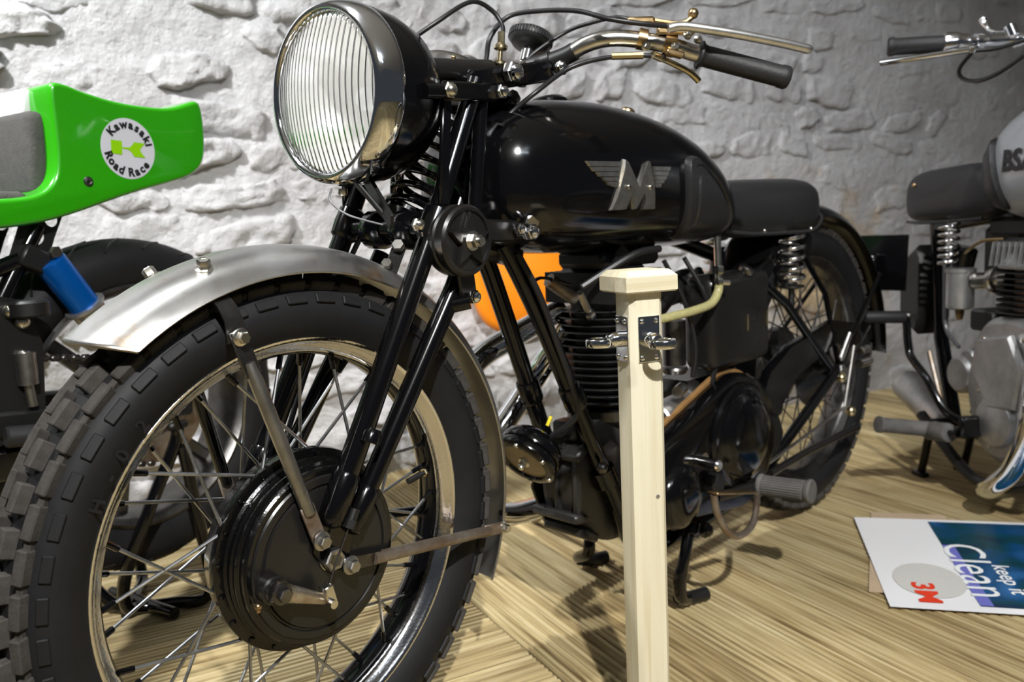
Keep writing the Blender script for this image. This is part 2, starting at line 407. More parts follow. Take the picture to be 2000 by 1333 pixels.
for i in range(nz):
    for j in range(ns):
        a = i * (ns + 1) + j; fs.append((a, a + 1, a + ns + 2, a + ns + 1))
o_ = len(vs)
vs += [wall_pt(-3.2, -0.05, -0.3), wall_pt(6.4, -0.05, -0.3), wall_pt(6.4, 2.78, -0.3), wall_pt(-3.2, 2.78, -0.3)]
fs += [(o_, o_ + 3, o_ + 2, o_ + 1), (0, nz * (ns + 1), o_ + 3, o_), (ns, o_ + 1, o_ + 2, nz * (ns + 1) + ns), (0, o_, o_ + 1, ns), (nz * (ns + 1), nz * (ns + 1) + ns, o_ + 2, o_ + 3)]
mb.add(vs, fs)
wall = mb.build('wall_back', 'painted_stone', ang=180, fix=False); wall['kind'] = 'structure'

cl_ = MB().box((1.2, -0.9, 2.81), (9.5, 7.4, 0.06)).build('ceiling', 'ceiling_paint'); cl_['kind'] = 'structure'

# rubble stones bedded in the wall, courses of uneven height
rs = random.Random(23)
z0 = -0.02; row = 0
while z0 < 1.62:
    hgt = rs.uniform(0.075, 0.135)
    s0 = -1.35 + rs.uniform(0, 0.12)
    while s0 < 3.05:
        wid = rs.uniform(0.10, 0.34)
        f_ = smooth01(2.0, 0.1, s0) * 0.75 + 0.25
        pr = (rs.uniform(0.010, 0.022) if rs.random() < .4 else rs.uniform(-.004, 0.010)) * f_ + 0.001
        tilt = rs.uniform(-0.028, 0.028); hk = rs.uniform(0.75, 1.12); dz = rs.uniform(-.016, .016)
        cs = [(rs.uniform(0, .03), rs.uniform(0, .03)) for _ in range(4)]
        nu, nv = max(10, int(wid / .010)), 12
        st = MB(); vs = []; fs = []
        seed = rs.uniform(0, 50)
        for i in range(nv):
            for j in range(nu):
                u_ = -1 + 2 * j / (nu - 1); v_ = -1 + 2 * i / (nv - 1)
                u2 = math.copysign(1 - (1 - abs(u_)) ** 1.2, u_); v2 = math.copysign(1 - (1 - abs(v_)) ** 1.2, v_)
                c_ = cs[(0 if u_ < 0 else 1) + (0 if v_ < 0 else 2)]
                ss = s0 + wid / 2 + u2 * (wid / 2 - c_[0] * abs(u_) * abs(v_) - .004) + 0.020 * noise.noise(V((seed, v_ * 1.6, u_ * .3)))
                zz = z0 + hgt / 2 + dz + v2 * (hgt * hk / 2 - c_[1] * abs(u_) * abs(v_) - .004) + tilt * u_ + 0.016 * noise.noise(V((u_ * 1.8, seed, v_ * .3)))
                e_ = (1 - abs(u_) ** 9) * (1 - abs(v_) ** 7)
                h_ = -0.024 + (0.024 + pr) * e_ ** 0.8
                if e_ > 0.02: h_ += 0.032 * f_ * crag(ss, zz, seed)
                vs.append(wall_pt(ss, max(zz, -0.04), h_ + wall_h(ss, zz) * 0.5))
        for i in range(nv - 1):
            for j in range(nu - 1):
                a = i * nu + j; fs.append((a, a + 1, a + nu + 1, a + nu))
        if rs.random() > 0.14:
            st.add(vs, fs); st.build('stone', 'painted_stone', wall, ang=60, fix=False)
        s0 += wid
    z0 += hgt; row += 1

# timber deck: grooved boards, laid in two directions that meet at a seam
D1 = V((0.956, -0.292, 0)); D2 = V((0.292, 0.956, 0))
ANG1 = atan2(D1.y, D1.x); ANG2 = atan2(D2.y, D2.x)
fl = MB().box((1.2, -0.6, -0.055), (9.5, 7.0, 0.05)); floor = fl.build('floor', 'deck_timber', ang=30); floor['kind'] = 'structure'
def board_mesh(name, length, width, grooves):
    prof = [(-width / 2, -0.026), (-width / 2, -0.003), (-width / 2 + .002, 0.0)]
    step = (width - .008) / grooves
    for k in range(grooves):
        y0 = -width / 2 + .004 + k * step
        prof += [(y0 + step * .38, 0.0), (y0 + step * .48, -0.0048), (y0 + step * .80, -0.0048), (y0 + step * .92, 0.0)]
    prof += [(width / 2 - .002, 0.0), (width / 2, -0.003), (width / 2, -0.026)]
    return MB().loft([[V((-length / 2, y, z)) for y, z in prof], [V((length / 2, y, z)) for y, z in prof]]).data(name, 'deck_timber', 20)
BW = 0.1245; PITCH = 0.130; SEAM = 0.41
me_a = board_mesh('deck_board', 2.9, BW, 9)
m_ = 0.657 - 24 * PITCH
while m_ < 1.55:
    c_ = D1 * (SEAM - .004 - 1.45) + D2 * (m_ + PITCH / 2)
    place('deck_board', me_a, T(c_.x, c_.y, 0) @ Rz(ANG1), floor); m_ += PITCH
me_b = board_mesh('deck_board', 4.2, BW, 9)
n_ = SEAM
while n_ < 5.4:
    c_ = D1 * (n_ + PITCH / 2) + D2 * (-0.45)
    place('deck_board', me_b, T(c_.x, c_.y, 0) @ Rz(ANG2), floor); n_ += PITCH

# ================================================================== ROPE POST
POST = (0.369, -0.272)
post = thing('barrier_post', 'pale planed timber barrier post with flat cap and two chrome rope eyes', 'post', (POST[0], POST[1], 0), radians(-24))
w2 = 0.0465 / 2; ch = 0.0065
octo = [(w2 - ch, -w2), (w2, -w2 + ch), (w2, w2 - ch), (w2 - ch, w2), (-w2 + ch, w2), (-w2, w2 - ch), (-w2, -w2 + ch), (-w2 + ch, -w2)]
# the grain of the timber follows object X, so the shaft mesh lies along X and is stood upright
sh = MB().loft([[V((x, p[0], p[1])) for p in octo] for x in (0.0, 0.618)])
up = Matrix(((0, 1, 0, 0), (0, 0, 1, 0), (1, 0, 0, 0), (0, 0, 0, 1)))
shaft = sh.build('shaft', 'post_timber', post, 30); shaft.matrix_local = up
cw = 0.036
sq = lambda k, z: [V((k, -k, z)), V((k, k, z)), V((-k, k, z)), V((-k, -k, z))]
cap = MB().loft([sq(cw - .002, 0.612), sq(cw, 0.614), sq(cw, 0.632), sq(cw - 0.0075, 0.6395)]).build('cap', 'post_timber', post, 20)
foot = MB().box((0, 0, 0.004), (0.09, 0.09, 0.008), bev=.002).build('base_plate', 'black_satin', post)
nail = MB().lathe([(0.003, 0), (0.0025, .001), (0.0001, .0014)], (0.008, -w2, 0.347), (0, -1, 0), 10).build('nail_head', 'aluminium', post)
for axis, up_z in (((0, -1, 0), 0.0), ((-1, 0, 0), 0.0)):
    a = V(axis); side = V((0, 0, 1)).cross(a)
    Rm = Matrix((side, a, V((0, 0, 1)))).transposed()
    zc = 0.553
    plate = MB().box(a * (w2 + .0012) + V((0, 0, zc)), (0.030, 0.0024, 0.058), Rm, bev=.0006).build('eye_plate', 'chrome', post)
    bs = MB().lathe([(0.0105, 0), (0.0105, .008), (0.0095, .015), (0.0065, .020), (0.0002, .0215)], a * (w2 + .002) + V((0, 0, zc)), a, 16)
    bs.build('boss', 'chrome', plate)
    ro_ = a * (w2 + .034) + V((0, 0, zc - .002))
    ring = MB().lathe([(.0105, -.0040), (.0120, -.0052), (.0160, -.0052), (.0172, -.0036), (.0172, .0036), (.0160, .0052), (.0120, .0052), (.0105, .0040)], ro_, (0, 0, 1), 32, closed=True)
    ring.build('rope_ring', 'chrome', plate)
    for sx in (-1, 1):
        for sz in (-1, 1):
            MB().lathe([(0.0036, 0), (0.0032, .0012), (0.0018, .0026), (0.0001, .0030)], a * (w2 + .0024) + side * .010 * sx + V((0, 0, zc + sz * .023)), a, 12).build('screw', 'chrome', plate)

# ================================================================== LEAFLET ON THE FLOOR
PO = V((1.339, -0.135, 0)); PU = V((-0.858, -0.513, 0)); PV = V((0.502, -0.865, 0))
leaf_ang = atan2(PU.y, PU.x)
leaf = thing('leaflet', 'white glossy leaflet with blue photo panel and red logo lying on the deck', 'leaflet', (PO.x, PO.y, 0.0), leaf_ang)
def leaf_z(u_, v_): return 0.0055 + 0.0018 * sin(u_ * 9 + v_ * 4) + 0.003 * (abs(u_ - .23) / .23) ** 3
def leaf_grid(u0, u1, v0, v1, dz, nu=14, nv=12):
    return [[V((u0 + (u1 - u0) * i / nu, v0 + (v1 - v0) * j / nv, leaf_z(u0 + (u1 - u0) * i / nu, v0 + (v1 - v0) * j / nv) + dz)) for j in range(nv + 1)] for i in range(nu + 1)]
mat('leaflet_paper', (0.86, 0.86, 0.88), 0.35)
MB().sheet(leaf_grid(0, 0.454, 0, 0.46, 0), 0.0008).build('paper', 'leaflet_paper', leaf)
m, t, b = nt('blue_photo_print'); N, L = t.nodes, t.links
tc = N.new('ShaderNodeTexCoord'); n1 = N.new('ShaderNodeTexNoise'); n1.inputs['Scale'].default_value = 7; n1.inputs['Detail'].default_value = 2; n1.inputs['Distortion'].default_value = 1.0
L.new(tc.outputs['Object'], n1.inputs['Vector']); rp = N.new('ShaderNodeValToRGB'); L.new(n1.outputs['Fac'], rp.inputs[0])
rp.color_ramp.elements[0].position = 0.30; rp.color_ramp.elements[0].color = (0.0, 0.012, 0.06, 1)
rp.color_ramp.elements[1].position = 0.72; rp.color_ramp.elements[1].color = (0.03, 0.16, 0.42, 1)
e = rp.color_ramp.elements.new(0.5); e.color = (0.0, 0.055, 0.16, 1); e = rp.color_ramp.elements.new(0.42); e.color = (0.0, 0.05, 0.07, 1)
L.new(rp.outputs[0], b.inputs['Base Color']); b.inputs['Roughness'].default_value = 0.3; MAT['blue_photo_print'] = m
mat('violet_print', (0.16, 0.17, 0.55), 0.4); mat('grey_print', (0.62, 0.61, 0.58), 0.4)
panel = MB().sheet(leaf_grid(0.016, 0.432, 0.150, 0.445, 0.0012), 0.0003).build('photo_panel', 'blue_photo_print', leaf)
MB().sheet(leaf_grid(0.15, 0.43, 0.150, 0.172, 0.0016, 8, 2), 0.0002).build('violet_band', 'violet_print', panel)
def leaf_disc(cu, cv, ru, rv, dz): 
    return [V((cu + ru * cos(q), cv + rv * sin(q), leaf_z(cu + ru * cos(q), cv + rv * sin(q)) + dz)) for q in [2 * pi * k / 40 for k in range(40)]]
MB().add(leaf_disc(.33, .088, .078, .062, .0014), [tuple(range(40))]).build('grey_disc_print', 'grey_print', leaf)
def leaf_text(txt, size, cu, cv, dz, m_, name, bold=0.0, sx=1.0, sy=1.0, parent=None):
    vs, fs = text_geo(txt, 1.0, bold)
    xs = [p.x for p in vs]; ys = [p.y for p in vs]; wx = max(xs) - min(xs); hy = max(ys) - min(ys); mx_, my = (max(xs) + min(xs)) / 2, (max(ys) + min(ys)) / 2
    pts = [(cu + (p.x - mx_) / wx * sx, cv + (p.y - my) / hy * sy) for p in vs]
    return MB().add([V((x, y, leaf_z(x, y) + dz)) for x, y in pts], fs).build(name, m_, parent or leaf, fix=False)
leaf_text('Clean', 1, .268, .183, .0024, 'white_print', 'clean_lettering', 0.0, .245, .075)
leaf_text('keep it', 1, .310, .226, .0024, 'white_print', 'keep_it_lettering', 0.012, .13, .040)
leaf_text('3M', 1, .388, .072, .0024, 'red_print', 'logo_lettering', 0.03, .085, .040)
cb = [(-.057, .045), (-.05, .20), (.39, .14), (.385, -.025)]
card = MB().prism(cb, (0, 0, 0.0006), (1, 0, 0), (0, 1, 0), 0.003).build('cardboard_sheet', 'cardboard')
card.location = (PO.x, PO.y, 0); card.rotation_euler = (0, 0, leaf_ang)
card['label'] = 'brown cardboard sheet sticking out from under the white leaflet'; card['category'] = 'cardboard'

# ================================================================== ORANGE PANEL ON THE WALL
osh = []
for k in range(48):
    q = 2 * pi * k / 48; c_, s_ = cos(q), sin(q)
    osh.append((0.150 * math.copysign(abs(c_) ** 0.62, c_) * (1.0 + 0.12 * s_), 0.185 * math.copysign(abs(s_) ** 0.62, s_)))
oc = wall_pt(0.395, 0.568, 0.0)
ops = MB().prism(osh, oc + WN * 0.052, WD, V((0, 0, 1)), 0.055, bev=0.016)
orange = ops.build('orange_case', 'orange_plastic', ang=50)
orange['label'] = 'orange rounded plastic case against the white wall behind the black motorcycle'; orange['category'] = 'plastic case'

# ================================================================== BLACK MOTORCYCLE (front wheel contact at the origin, rear towards +X)
bike = thing('black_motorcycle', 'vintage black motorcycle with chrome headlamp, girder fork and winged M tank badge', 'motorcycle')
AX0 = V((-0.075, 0, 0)); AXD = V((sin(radians(28)), 0, cos(radians(28))))
ST = T(AX0) @ Matrix.Rotation(radians(4.62), 4, AXD) @ T(-AX0)      # fork turned slightly to the left
F = lambda: MB(ST)
R = 0.33
HUB = V((0, 0, R))
def part(mb, name, m_, parent=None, ang=38, label=None): return mb.build(name, m_, parent or bike, ang, label)

# ---- front tyre
def tyre_prof(rb, rt, hw, yb):
    h = rt - rb
    half = [(rb, -yb), (rb + h * .14, -yb - (hw - yb) * .45), (rb + h * .33, -hw * .97), (rb + h * .52, -hw * 1.02), (rb + h * .70, -hw * .96), (rb + h * .85, -hw * .80), (rb + h * .95, -hw * .52), (rt, -hw * .2)]
    return half + [(r, -y) for r, y in half[::-1]] + [(rb - .006, yb * .8), (rb - .006, -yb * .8)]
tyre = part(F().lathe(tyre_prof(0.250, 0.3215, 0.0485, 0.030), HUB, (0, 1, 0), 120, closed=True), 'front_tyre', 'tyre_rubber', ang=60)
def wheel_M(ang, y, rad, tilt, base=HUB, xf=ST):
    """X tangential, Y lateral, Z radial, tilted about the tangent"""
    er = V((cos(ang), 0, sin(ang))); et = V((-sin(ang), 0, cos(ang))); ey = V((0, 1, 0))
    M = Matrix((et, ey, er)).transposed()      # columns
    det = M.determinant()
    if det < 0: M = Matrix((-et, ey, er)).transposed()
    M = M @ Matrix.Rotation(tilt, 3, 'X')
    p = base + er * rad + ey * y
    return xf @ (T(p) @ M.to_4x4())
PT = 48; pl_ = 2 * pi * .328 / PT
blk = MB()
for sx, sy in ((-.0045, -.0100), (.0045, .0100)):
    blk.box((sx, sy, .0045), (.0285, .0135, .015), bev=.0012)
blk.box((0, 0, .0030), (.011, .010, .013), bev=.001)
me_c = blk.data('tread_block', 'tread_rubber', 30)
me_s = MB().box((0, 0, .003), (.0335, .0125, .014), bev=.0015).box((.0205, 0, -.0005), (.012, .0075, .009), bev=.001).data('tread_block', 'tread_rubber', 30)
me_l = MB().box((0, 0, -.0026), (.026, .011, .009), bev=.001).data('tread_block', 'tyre_rubber', 30)
for k in range(PT):
    a = 2 * pi * (k + .5) / PT
    place('tread_block', me_c, wheel_M(a, 0, .3215, 0), tyre)
    a2 = a + pi / PT
    for sg in (-1, 1):
        place('tread_block', me_s, wheel_M(a2, sg * .0335, .3150, -sg * radians(27)), tyre)
        place('tread_block', me_l, wheel_M(a2, sg * .0465, .3020, -sg * radians(62)), tyre)
# raised sidewall lettering
tx = MB(ST)
for ch_, aa in zip('H-02', (152.5, 146.5, 141.5, 134.5)):
    vs, fs = text_geo(ch_, 0.020, 0.0006)
    a = radians(aa)
    er = V((cos(a), 0, sin(a))); et = V((-sin(a), 0, cos(a)))
    tx.add([HUB + er * (.272 + p.y * 1.0) - et * p.x + V((0, -.0490, 0)) for p in vs], fs)
tx.build('sidewall_lettering', 'tyre_rubber', tyre, fix=False)

# ---- rim, spokes
half = [(0.2505, -.0285), (0.2560, -.0305), (0.2572, -.0330), (0.2550, -.0350), (0.2515, -.0345), (0.2490, -.0320), (0.2460, -.0290), (0.2400, -.0255), (0.2368, -.0205), (0.2352, -.0150)]
rim = part(F().lathe(half + [(r, -y) for r, y in half[::-1]] + [(0.2420, 0.014), (0.2420, -.014)], HUB, (0, 1, 0), 120, closed=True), 'front_rim', 'chrome_pitted', ang=50)
part(F().lathe([(0.2352, -.0165), (0.2335, -.014), (0.2325, 0), (0.2335, .014), (0.2352, .0165)], HUB, (0, 1, 0), 96, cap=False), 'painted_rim_well', 'black_enamel', rim, label='black painted well of the chrome rim')
def mk_spoke(name, hub_r, hub_y, rim_r, rim_y, off, parent, xf, base, k, n, sr, m_='spoke_steel', nip=True):
    a = 2 * pi * k / n; h_ = a + off
    p1 = base + V((cos(a) * rim_r, rim_y, sin(a) * rim_r)); p0 = base + V((cos(h_) * hub_r, hub_y, sin(h_) * hub_r))
    d = (p1 - p0).normalized()
    s_ = MB(xf).cyl(p0, p1, sr, 8).build(name, m_, parent)
    if nip: MB(xf).lathe([(.0042, -.006), (.0042, .0), (.0036, .001), (.0036, .016), (.0030, .0175)], p1, -d, 8).build('spoke_nipple', 'black_enamel', parent)
for k in range(40):
    side = k % 2; j = k // 2
    sg = 1 if j % 2 else -1
    if side == 0: mk_spoke('spoke', .1165, -.0335, .2335, -.007, sg * radians(27), rim, ST, HUB, k, 40, .0021)
    else: mk_spoke('spoke', .046, .0400, .2335, .007, sg * radians(72), rim, ST, HUB, k, 40, .0021)
part(F().cyl(HUB + V((.2300, 0, .028)), HUB + V((.205, 0, .024)), .0035, 10).cyl(HUB + V((.222, 0, .027)), HUB + V((.198, 0, .023)), .0046, 10), 'valve_stem', 'black_satin', rim)
part(F().hexnut(HUB + V((.2335, 0, .0285)), (-1, 0, -.12), .0068, .006), 'valve_nut', 'pale_brass', rim)

# ---- brake drum and plate
prof = [(.040, .02), (.113, .0), (.1225, -.026), (.1235, -.030), (.1225, -.0375), (.1120, -.0385), (.1090, -.041), (.1090, -.046), (.1115, -.0475), (.1115, -.0500), (.1085, -.0515), (.1085, -.0560), (.1105, -.0575), (.1105, -.0600), (.1065, -.0615), (.1060, -.0690), (.1035, -.0715), (.0985, -.0715), (.0985, -.066)]
drum = part(F().lathe(prof, HUB, (0, 1, 0), 96, cap=False), 'front_brake_drum', 'brushed_black', ang=30)
for k in range(20):
    a = 2 * pi * (k + .5) / 20
    p = HUB + V((cos(a) * .1170, -.0375, sin(a) * .1170))
    MB(ST).lathe([(.0042, 0), (.0036, .002), (.0001, .003)], p, (0, -1, 0), 10).build('flange_rivet', 'black_enamel', drum)
part(F().lathe([(.0980, -.066), (.0980, -.0725), (.0960, -.0745), (.0880, -.0748), (.0865, -.0722), (.0845, -.0722), (.0830, -.0755), (.0600, -.0775), (.0250, -.0785), (.0240, -.0785), (.0001, -.0785)], HUB, (0, 1, 0), 96, cap=False), 'brake_plate', 'black_paint_worn', ang=30)
part(F().lathe([(.030, .0), (.030, .030), (.0485, .034), (.0485, .042), (.032, .046), (.026, .062), (.014, .066)], HUB, (0, 1, 0), 40), 'front_hub', 'black_enamel')
# axle with nuts and fork-end plates
ax = part(F().cyl(HUB + V((0, -.094, 0)), HUB + V((0, .112, 0)), .0075, 16), 'front_axle', 'dark_steel')
part(F().lathe([(.0150, 0), (.0150, .0030)], HUB + V((0, -.0795, 0)), (0, -1, 0), 20), 'axle_washer', 'zinc', ax)
nut = F(); nut.lathe([(.0135, 0), (.0142, .0015), (.0142, .0095), (.0125, .0110), (.0085, .0110), (.0080, .009), (.0001, .009)], HUB + V((0, -.083, 0)), (0, -1, 0), 6)
part(nut, 'axle_nut', 'bare_steel', ax)
for sg in (-1, 1):
    pts = [(-.024, .344), (-.022, .365), (-.008, .392), (.012, .400), (.030, .388), (.034, .360), (.026, .318), (.018, .306), (.002, .308), (-.008, .318)]
    pm = F().prism([(x, z) for x, z in pts], (0, -.080 if sg < 0 else .086, 0), (1, 0, 0), (0, 0, 1), .005 if sg > 0 else .004, bev=.001)
    part(pm, 'fork_end_plate', 'black_enamel')
# brake cam, arm, clevis and cable
PIV = V((-.080, -.078, .321)); CLV = V((-.0185, -.099, .2895))
cam_b = part(F().lathe([(.0165, -.003), (.0165, .010), (.014, .012), (.014, .018)], PIV, (0, -1, 0), 24), 'brake_cam_boss', 'black_paint_worn')
part(F().bolt(PIV + V((0, -.0235, 0)), (0, -1, 0), .0085, .010), 'cam_nut', 'dark_steel', cam_b)
arm = F(); d_ = (CLV - PIV)
arm.loft([[PIV + d_ * t_ + V((0, -.017 * (1 - t_) + .002 * t_, 0)) + V((0.45, 0, .89)) * (sin(q) * (0.0118 * (1 - t_) + .0060 * t_)) + V((0, cos(q) * (.0062 * (1 - t_) + .0042 * t_), 0)) for q in [2 * pi * k / 14 for k in range(14)]] for t_ in (-.10, 0, .35, .7, 1.0, 1.05)])
arm_o = part(arm, 'brake_arm', 'rusty_nickel', ang=50)
part(F().box(CLV + V((.001, .001, .007)), (.013, .014, .024), Matrix.Rotation(radians(-14), 3, 'Y'), bev=.0015).cyl(CLV + V((0, -.012, -.002)), CLV + V((0, .008, -.002)), .0052, 14), 'cable_clevis', 'nickel', arm_o)
part(F().tube(spline([CLV + V((.001, 0, .016)), V((-.002, -.099, .335)), V((.020, -.099, .374))], 6), .0013, 6), 'brake_inner_cable', 'dark_steel', arm_o)
part(F().cyl((.019, -.099, .3715), (.027, -.099, .386), .0062, 12).cyl((.015, -.099, .366), (.020, -.099, .375), .0082, 6), 'cable_adjuster', 'black_satin', arm_o)
part(F().ball(PIV + V((-.018, -.004, -.014)), .0042).cyl(PIV + V((-.018, .002, -.014)), PIV + V((-.020, -.008, -.018)), .0022, 8), 'grease_nipple', 'brass', cam_b)

# ---- girder fork blades
def two(fn):
    for sg in (-1, 1): fn(sg)
def blades(sg):
    y = .085 * sg
    p0 = V((.008, y, .388)); p1 = V((.180, y, .706)); p2 = V((.268, y * .97, .893))
    fb = F().tube([p0 + (p1 - p0) * -.03, p0, p0 + (p1 - p0) * .5, p1], [.0125, .0148, .0142, .0140], 18)
    fo = part(fb, 'fork_front_blade', 'black_enamel')
    part(F().tube([p1, p2], .0125, 16), 'fork_upper_tube', 'black_enamel', fo)
    d = (p1 - p0).normalized()
    part(F().lathe([(.006, -.016), (.013, -.012), (.0170, -.004), (.0172, .045), (.0155, .050)], p0 - d * .006, d, 20), 'blade_socket', 'black_enamel', fo)
    part(F().lathe([(.0142, -.022), (.0185, -.018), (.0195, .0), (.0185, .020), (.0142, .024)], p1 + d * .004, d, 20), 'fork_lug', 'black_enamel', fo)
    q0 = V((.030, y * .99, .357)); q1 = V((.216, y * .99, .628)); q2 = V((.238, y * .97, .668))
    rb = part(F().tube([q0, q0 + (q1 - q0) * .5, q1, q2], [.0122, .0132, .0132, .012], 16), 'fork_rear_blade', 'black_enamel')
    d = (q1 - q0).normalized()
    part(F().lathe([(.006, -.014), (.0125, -.011), (.0150, -.004), (.0152, .040), (.0135, .045)], q0 + d * .008, d, 18), 'blade_socket', 'black_enamel', rb)
    part(F().tube([(.262, y * .93, .700), (.283, y * .93, .885)], .0098, 14), 'fork_rear_upper_tube', 'black_enamel', rb)
    # gusset between the blades near the axle
    part(F().prism([(.028, .396), (.050, .440), (.040, .4600), (.020, .4150)], (0, y - .014 * sg - (.002), 0), (1, 0, 0), (0, 0, 1), .004), 'torque_stop', 'black_enamel', rb)
two(blades)
part(F().lathe([(.012, -.001), (.012, .010), (.009, .016), (.0001, .017)], (.050, -.102, .462), (.27, 0, .5), 14), 'cable_guide', 'black_enamel')
# lower spindle cross tube, spring and yokes
cross = part(F().cyl((.184, -.085, .704), (.184, .085, .704), .0125, 18).lathe([(.020, -.020), (.026, -.012), (.026, .012), (.020, .020)], (.190, -.030, .703), (0, 1, 0), 20).lathe([(.020, -.020), (.026, -.012), (.026, .012), (.020, .020)], (.190, .030, .703), (0, 1, 0), 20), 'fork_cross_tube', 'black_enamel')
part(F().hexnut((.138, -.100, .712), (0, -1, 0), .0085, .008, True), 'bracket_bolt', 'zinc', cross)
SP0 = V((.214, 0, .727)); SP1 = V((.334, 0, .905))
sd = (SP1 - SP0).normalized(); su = V((0, 1, 0)); sv = sd.cross(su)
pts = []
turns = 10.5
for k in range(int(turns * 20) + 1):
    f_ = k / (turns * 20); a = 2 * pi * f_ * turns
    rr = .0270 + .0060 * sin(pi * f_)
    pts.append(SP0 + (SP1 - SP0) * f_ + (su * cos(a) + sv * sin(a)) * rr)
spring = part(F().tube(pts, .0046, 8), 'fork_spring', 'black_enamel', ang=60)
part(F().lathe([(.012, -.03), (.022, -.016), (.030, -.008), (.030, -.003), (.014, .004)], SP0, sd, 24), 'spring_seat', 'black_enamel', spring)
part(F().lathe([(.016, -.02), (.030, -.006), (.033, .004), (.028, .014)], SP1, sd, 24), 'spring_seat', 'black_enamel', spring)
# links from the fork to the steering head, lower pair and upper pair
def links(sg):
    y = .098 * sg
    part(F().bar((.180, y, .704), (.330, y * .95, .697), .030, .009, bev=.003), 'lower_link', 'black_paint_worn')
    part(F().bar((.268, .070 * sg, .893), (.450, .066 * sg, .925), .030, .012, bev=.003), 'upper_link', 'black_enamel')
two(links)
part(F().cyl((.345, -.10, .700), (.345, .10, .700), .012, 16), 'lower_head_spindle', 'black_enamel')
part(F().cyl((.268, -.085, .893), (.268, .085, .893), .012, 16), 'upper_fork_spindle', 'black_enamel')
for p, r_, h_ in (((.320, -.104, .701), .0085, .010), ((.338, -.106, .696), .0120, .014)):
    part(F().hexnut(p, (0, -1, 0), r_, h_, True), 'link_nut', 'chrome_pitted')
for p, r_, h_ in (((.340, -.076, .910), .0145, .016), ((.452, -.074, .928), .0115, .012), ((.300, -.094, .880), .0095, .010)):
    part(F().hexnut(p, (0, -1, 0), r_, h_, True), 'spindle_nut', 'chrome')
wsh = part(F().lathe([(.0200, 0), (.0215, .002), (.0215, .006), (.0165, .008), (.0165, .011), (.0120, .013), (.0120, .026), (.0100, .028)], (.357, -.082, .715), (-.25, -1, -.25), 28), 'damper_wing_nut', 'zinc')
# big friction damper with star plate
DC = V((.206, -.098, .690))
damper = part(F().lathe([(.030, .012), (.0435, .010), (.0450, .006), (.0450, -.004), (.0425, -.006), (.0425, -.010), (.0450, -.012), (.0450, -.021), (.0420, -.0245), (.0380, -.0245), (.0370, -.0215), (.0001, -.0215)], DC, (0, 1, 0), 56), 'friction_damper', 'black_paint_worn', ang=30)
star = []
for k in range(20):
    a = 2 * pi * k / 20 + .3
    q = k % 4
    rr = (.0365, .0225, .0165, .0225)[q]
    star.append((rr * cos(a), rr * sin(a)))
part(F().prism(star, DC + V((0, -.021, 0)), (1, 0, 0), (0, 0, 1), .008, bev=.002), 'star_plate', 'black_paint_worn', damper, 30)
part(F().lathe([(.0125, 0), (.0125, .003)], DC + V((0, -.029, 0)), (0, -1, 0), 20).hexnut(DC + V((0, -.031, 0)), (0, -1, 0), .0095, .012).cyl(DC + V((0, -.040, 0)), DC + V((0, -.048, 0)), .0055, 14), 'damper_bolt', 'nickel', damper)
part(F().bar(DC + V((0, -.010, 0)), V((.226, -.100, .616)), .030, .006, bev=.002), 'damper_anchor', 'black_paint_worn', damper)
part(F().cyl((.205, -.088, .607), (.222, -.106, .612), .011, 14), 'anchor_boss', 'black_enamel', damper)
part(F().hexnut((.228, -.103, .6165), (0, -1, 0), .0095, .009, True), 'anchor_nut', 'chrome', damper)

# ---- mudguard
def guard_grid(base, r_edge, r_crown, hw, a0, a1, n=72, nw=14, tip=0.0):
    g = []
    for i in range(n + 1):
        row_ = []
        for j in range(nw + 1):
            t_ = -1 + 2 * j / nw
            a = a0 + (a1 + tip * (1 - abs(t_) ** 2.4) ** .75 - a0) * i / n
            rr = r_edge + (r_crown - r_edge) * (1 - abs(t_) ** 2.4) ** .75
            row_.append(base + V((cos(a) * rr, hw * t_, sin(a) * rr)))
        g.append(row_)
    return g
GA0, GA1 = radians(-25.5), radians(125.5)
g = guard_grid(HUB, .3330, .3620, .0600, GA0, GA1, tip=radians(3.9))
guard = part(F().sheet(g, .0016), 'front_mudguard', 'brushed_steel', ang=60)
part(F().tube(g[-1], .0026, 8), 'rolled_edge', 'brushed_steel', guard)
for sidej in (0, -1):
    part(F().tube([r_[sidej] for r_ in g], .0014, 6), 'rolled_edge', 'brushed_steel', guard)
def guard_pt(a, t_):
    a = radians(a); rr = .333 + .029 * (1 - abs(t_) ** 2.4) ** .75
    return HUB + V((cos(a) * rr, .060 * t_, sin(a) * rr)), V((cos(a), t_ * .9, sin(a))).normalized()
for aa, tt in ((106.5, -.50), (110.5, .62)):
    p, n__ = guard_pt(aa, tt)
    part(F().lathe([(.0105, 0), (.0100, .002), (.0075, .003)], p, n__, 18).lathe([(.0072, .003), (.0072, .011), (.0060, .0125), (.0045, .0125), (.004, .0115), (.0001, .0115)], p, n__, 6), 'guard_bolt', 'zinc', guard)
# mudguard strap to the fork
part(F().bar((.170, -.034, .684), (.150, -.036, .652), .018, .003, side=(.5, 0, .85), bev=.001), 'guard_strap', 'black_paint_worn', guard)
part(F().hexnut((.166, -.036, .682), (-.6, -.5, .5), .0085, .009), 'strap_bolt', 'bare_steel', guard)
part(F().hexnut((.146, -.036, .660), (-.6, -.5, .6), .0075, .008), 'strap_bolt', 'zinc', guard)
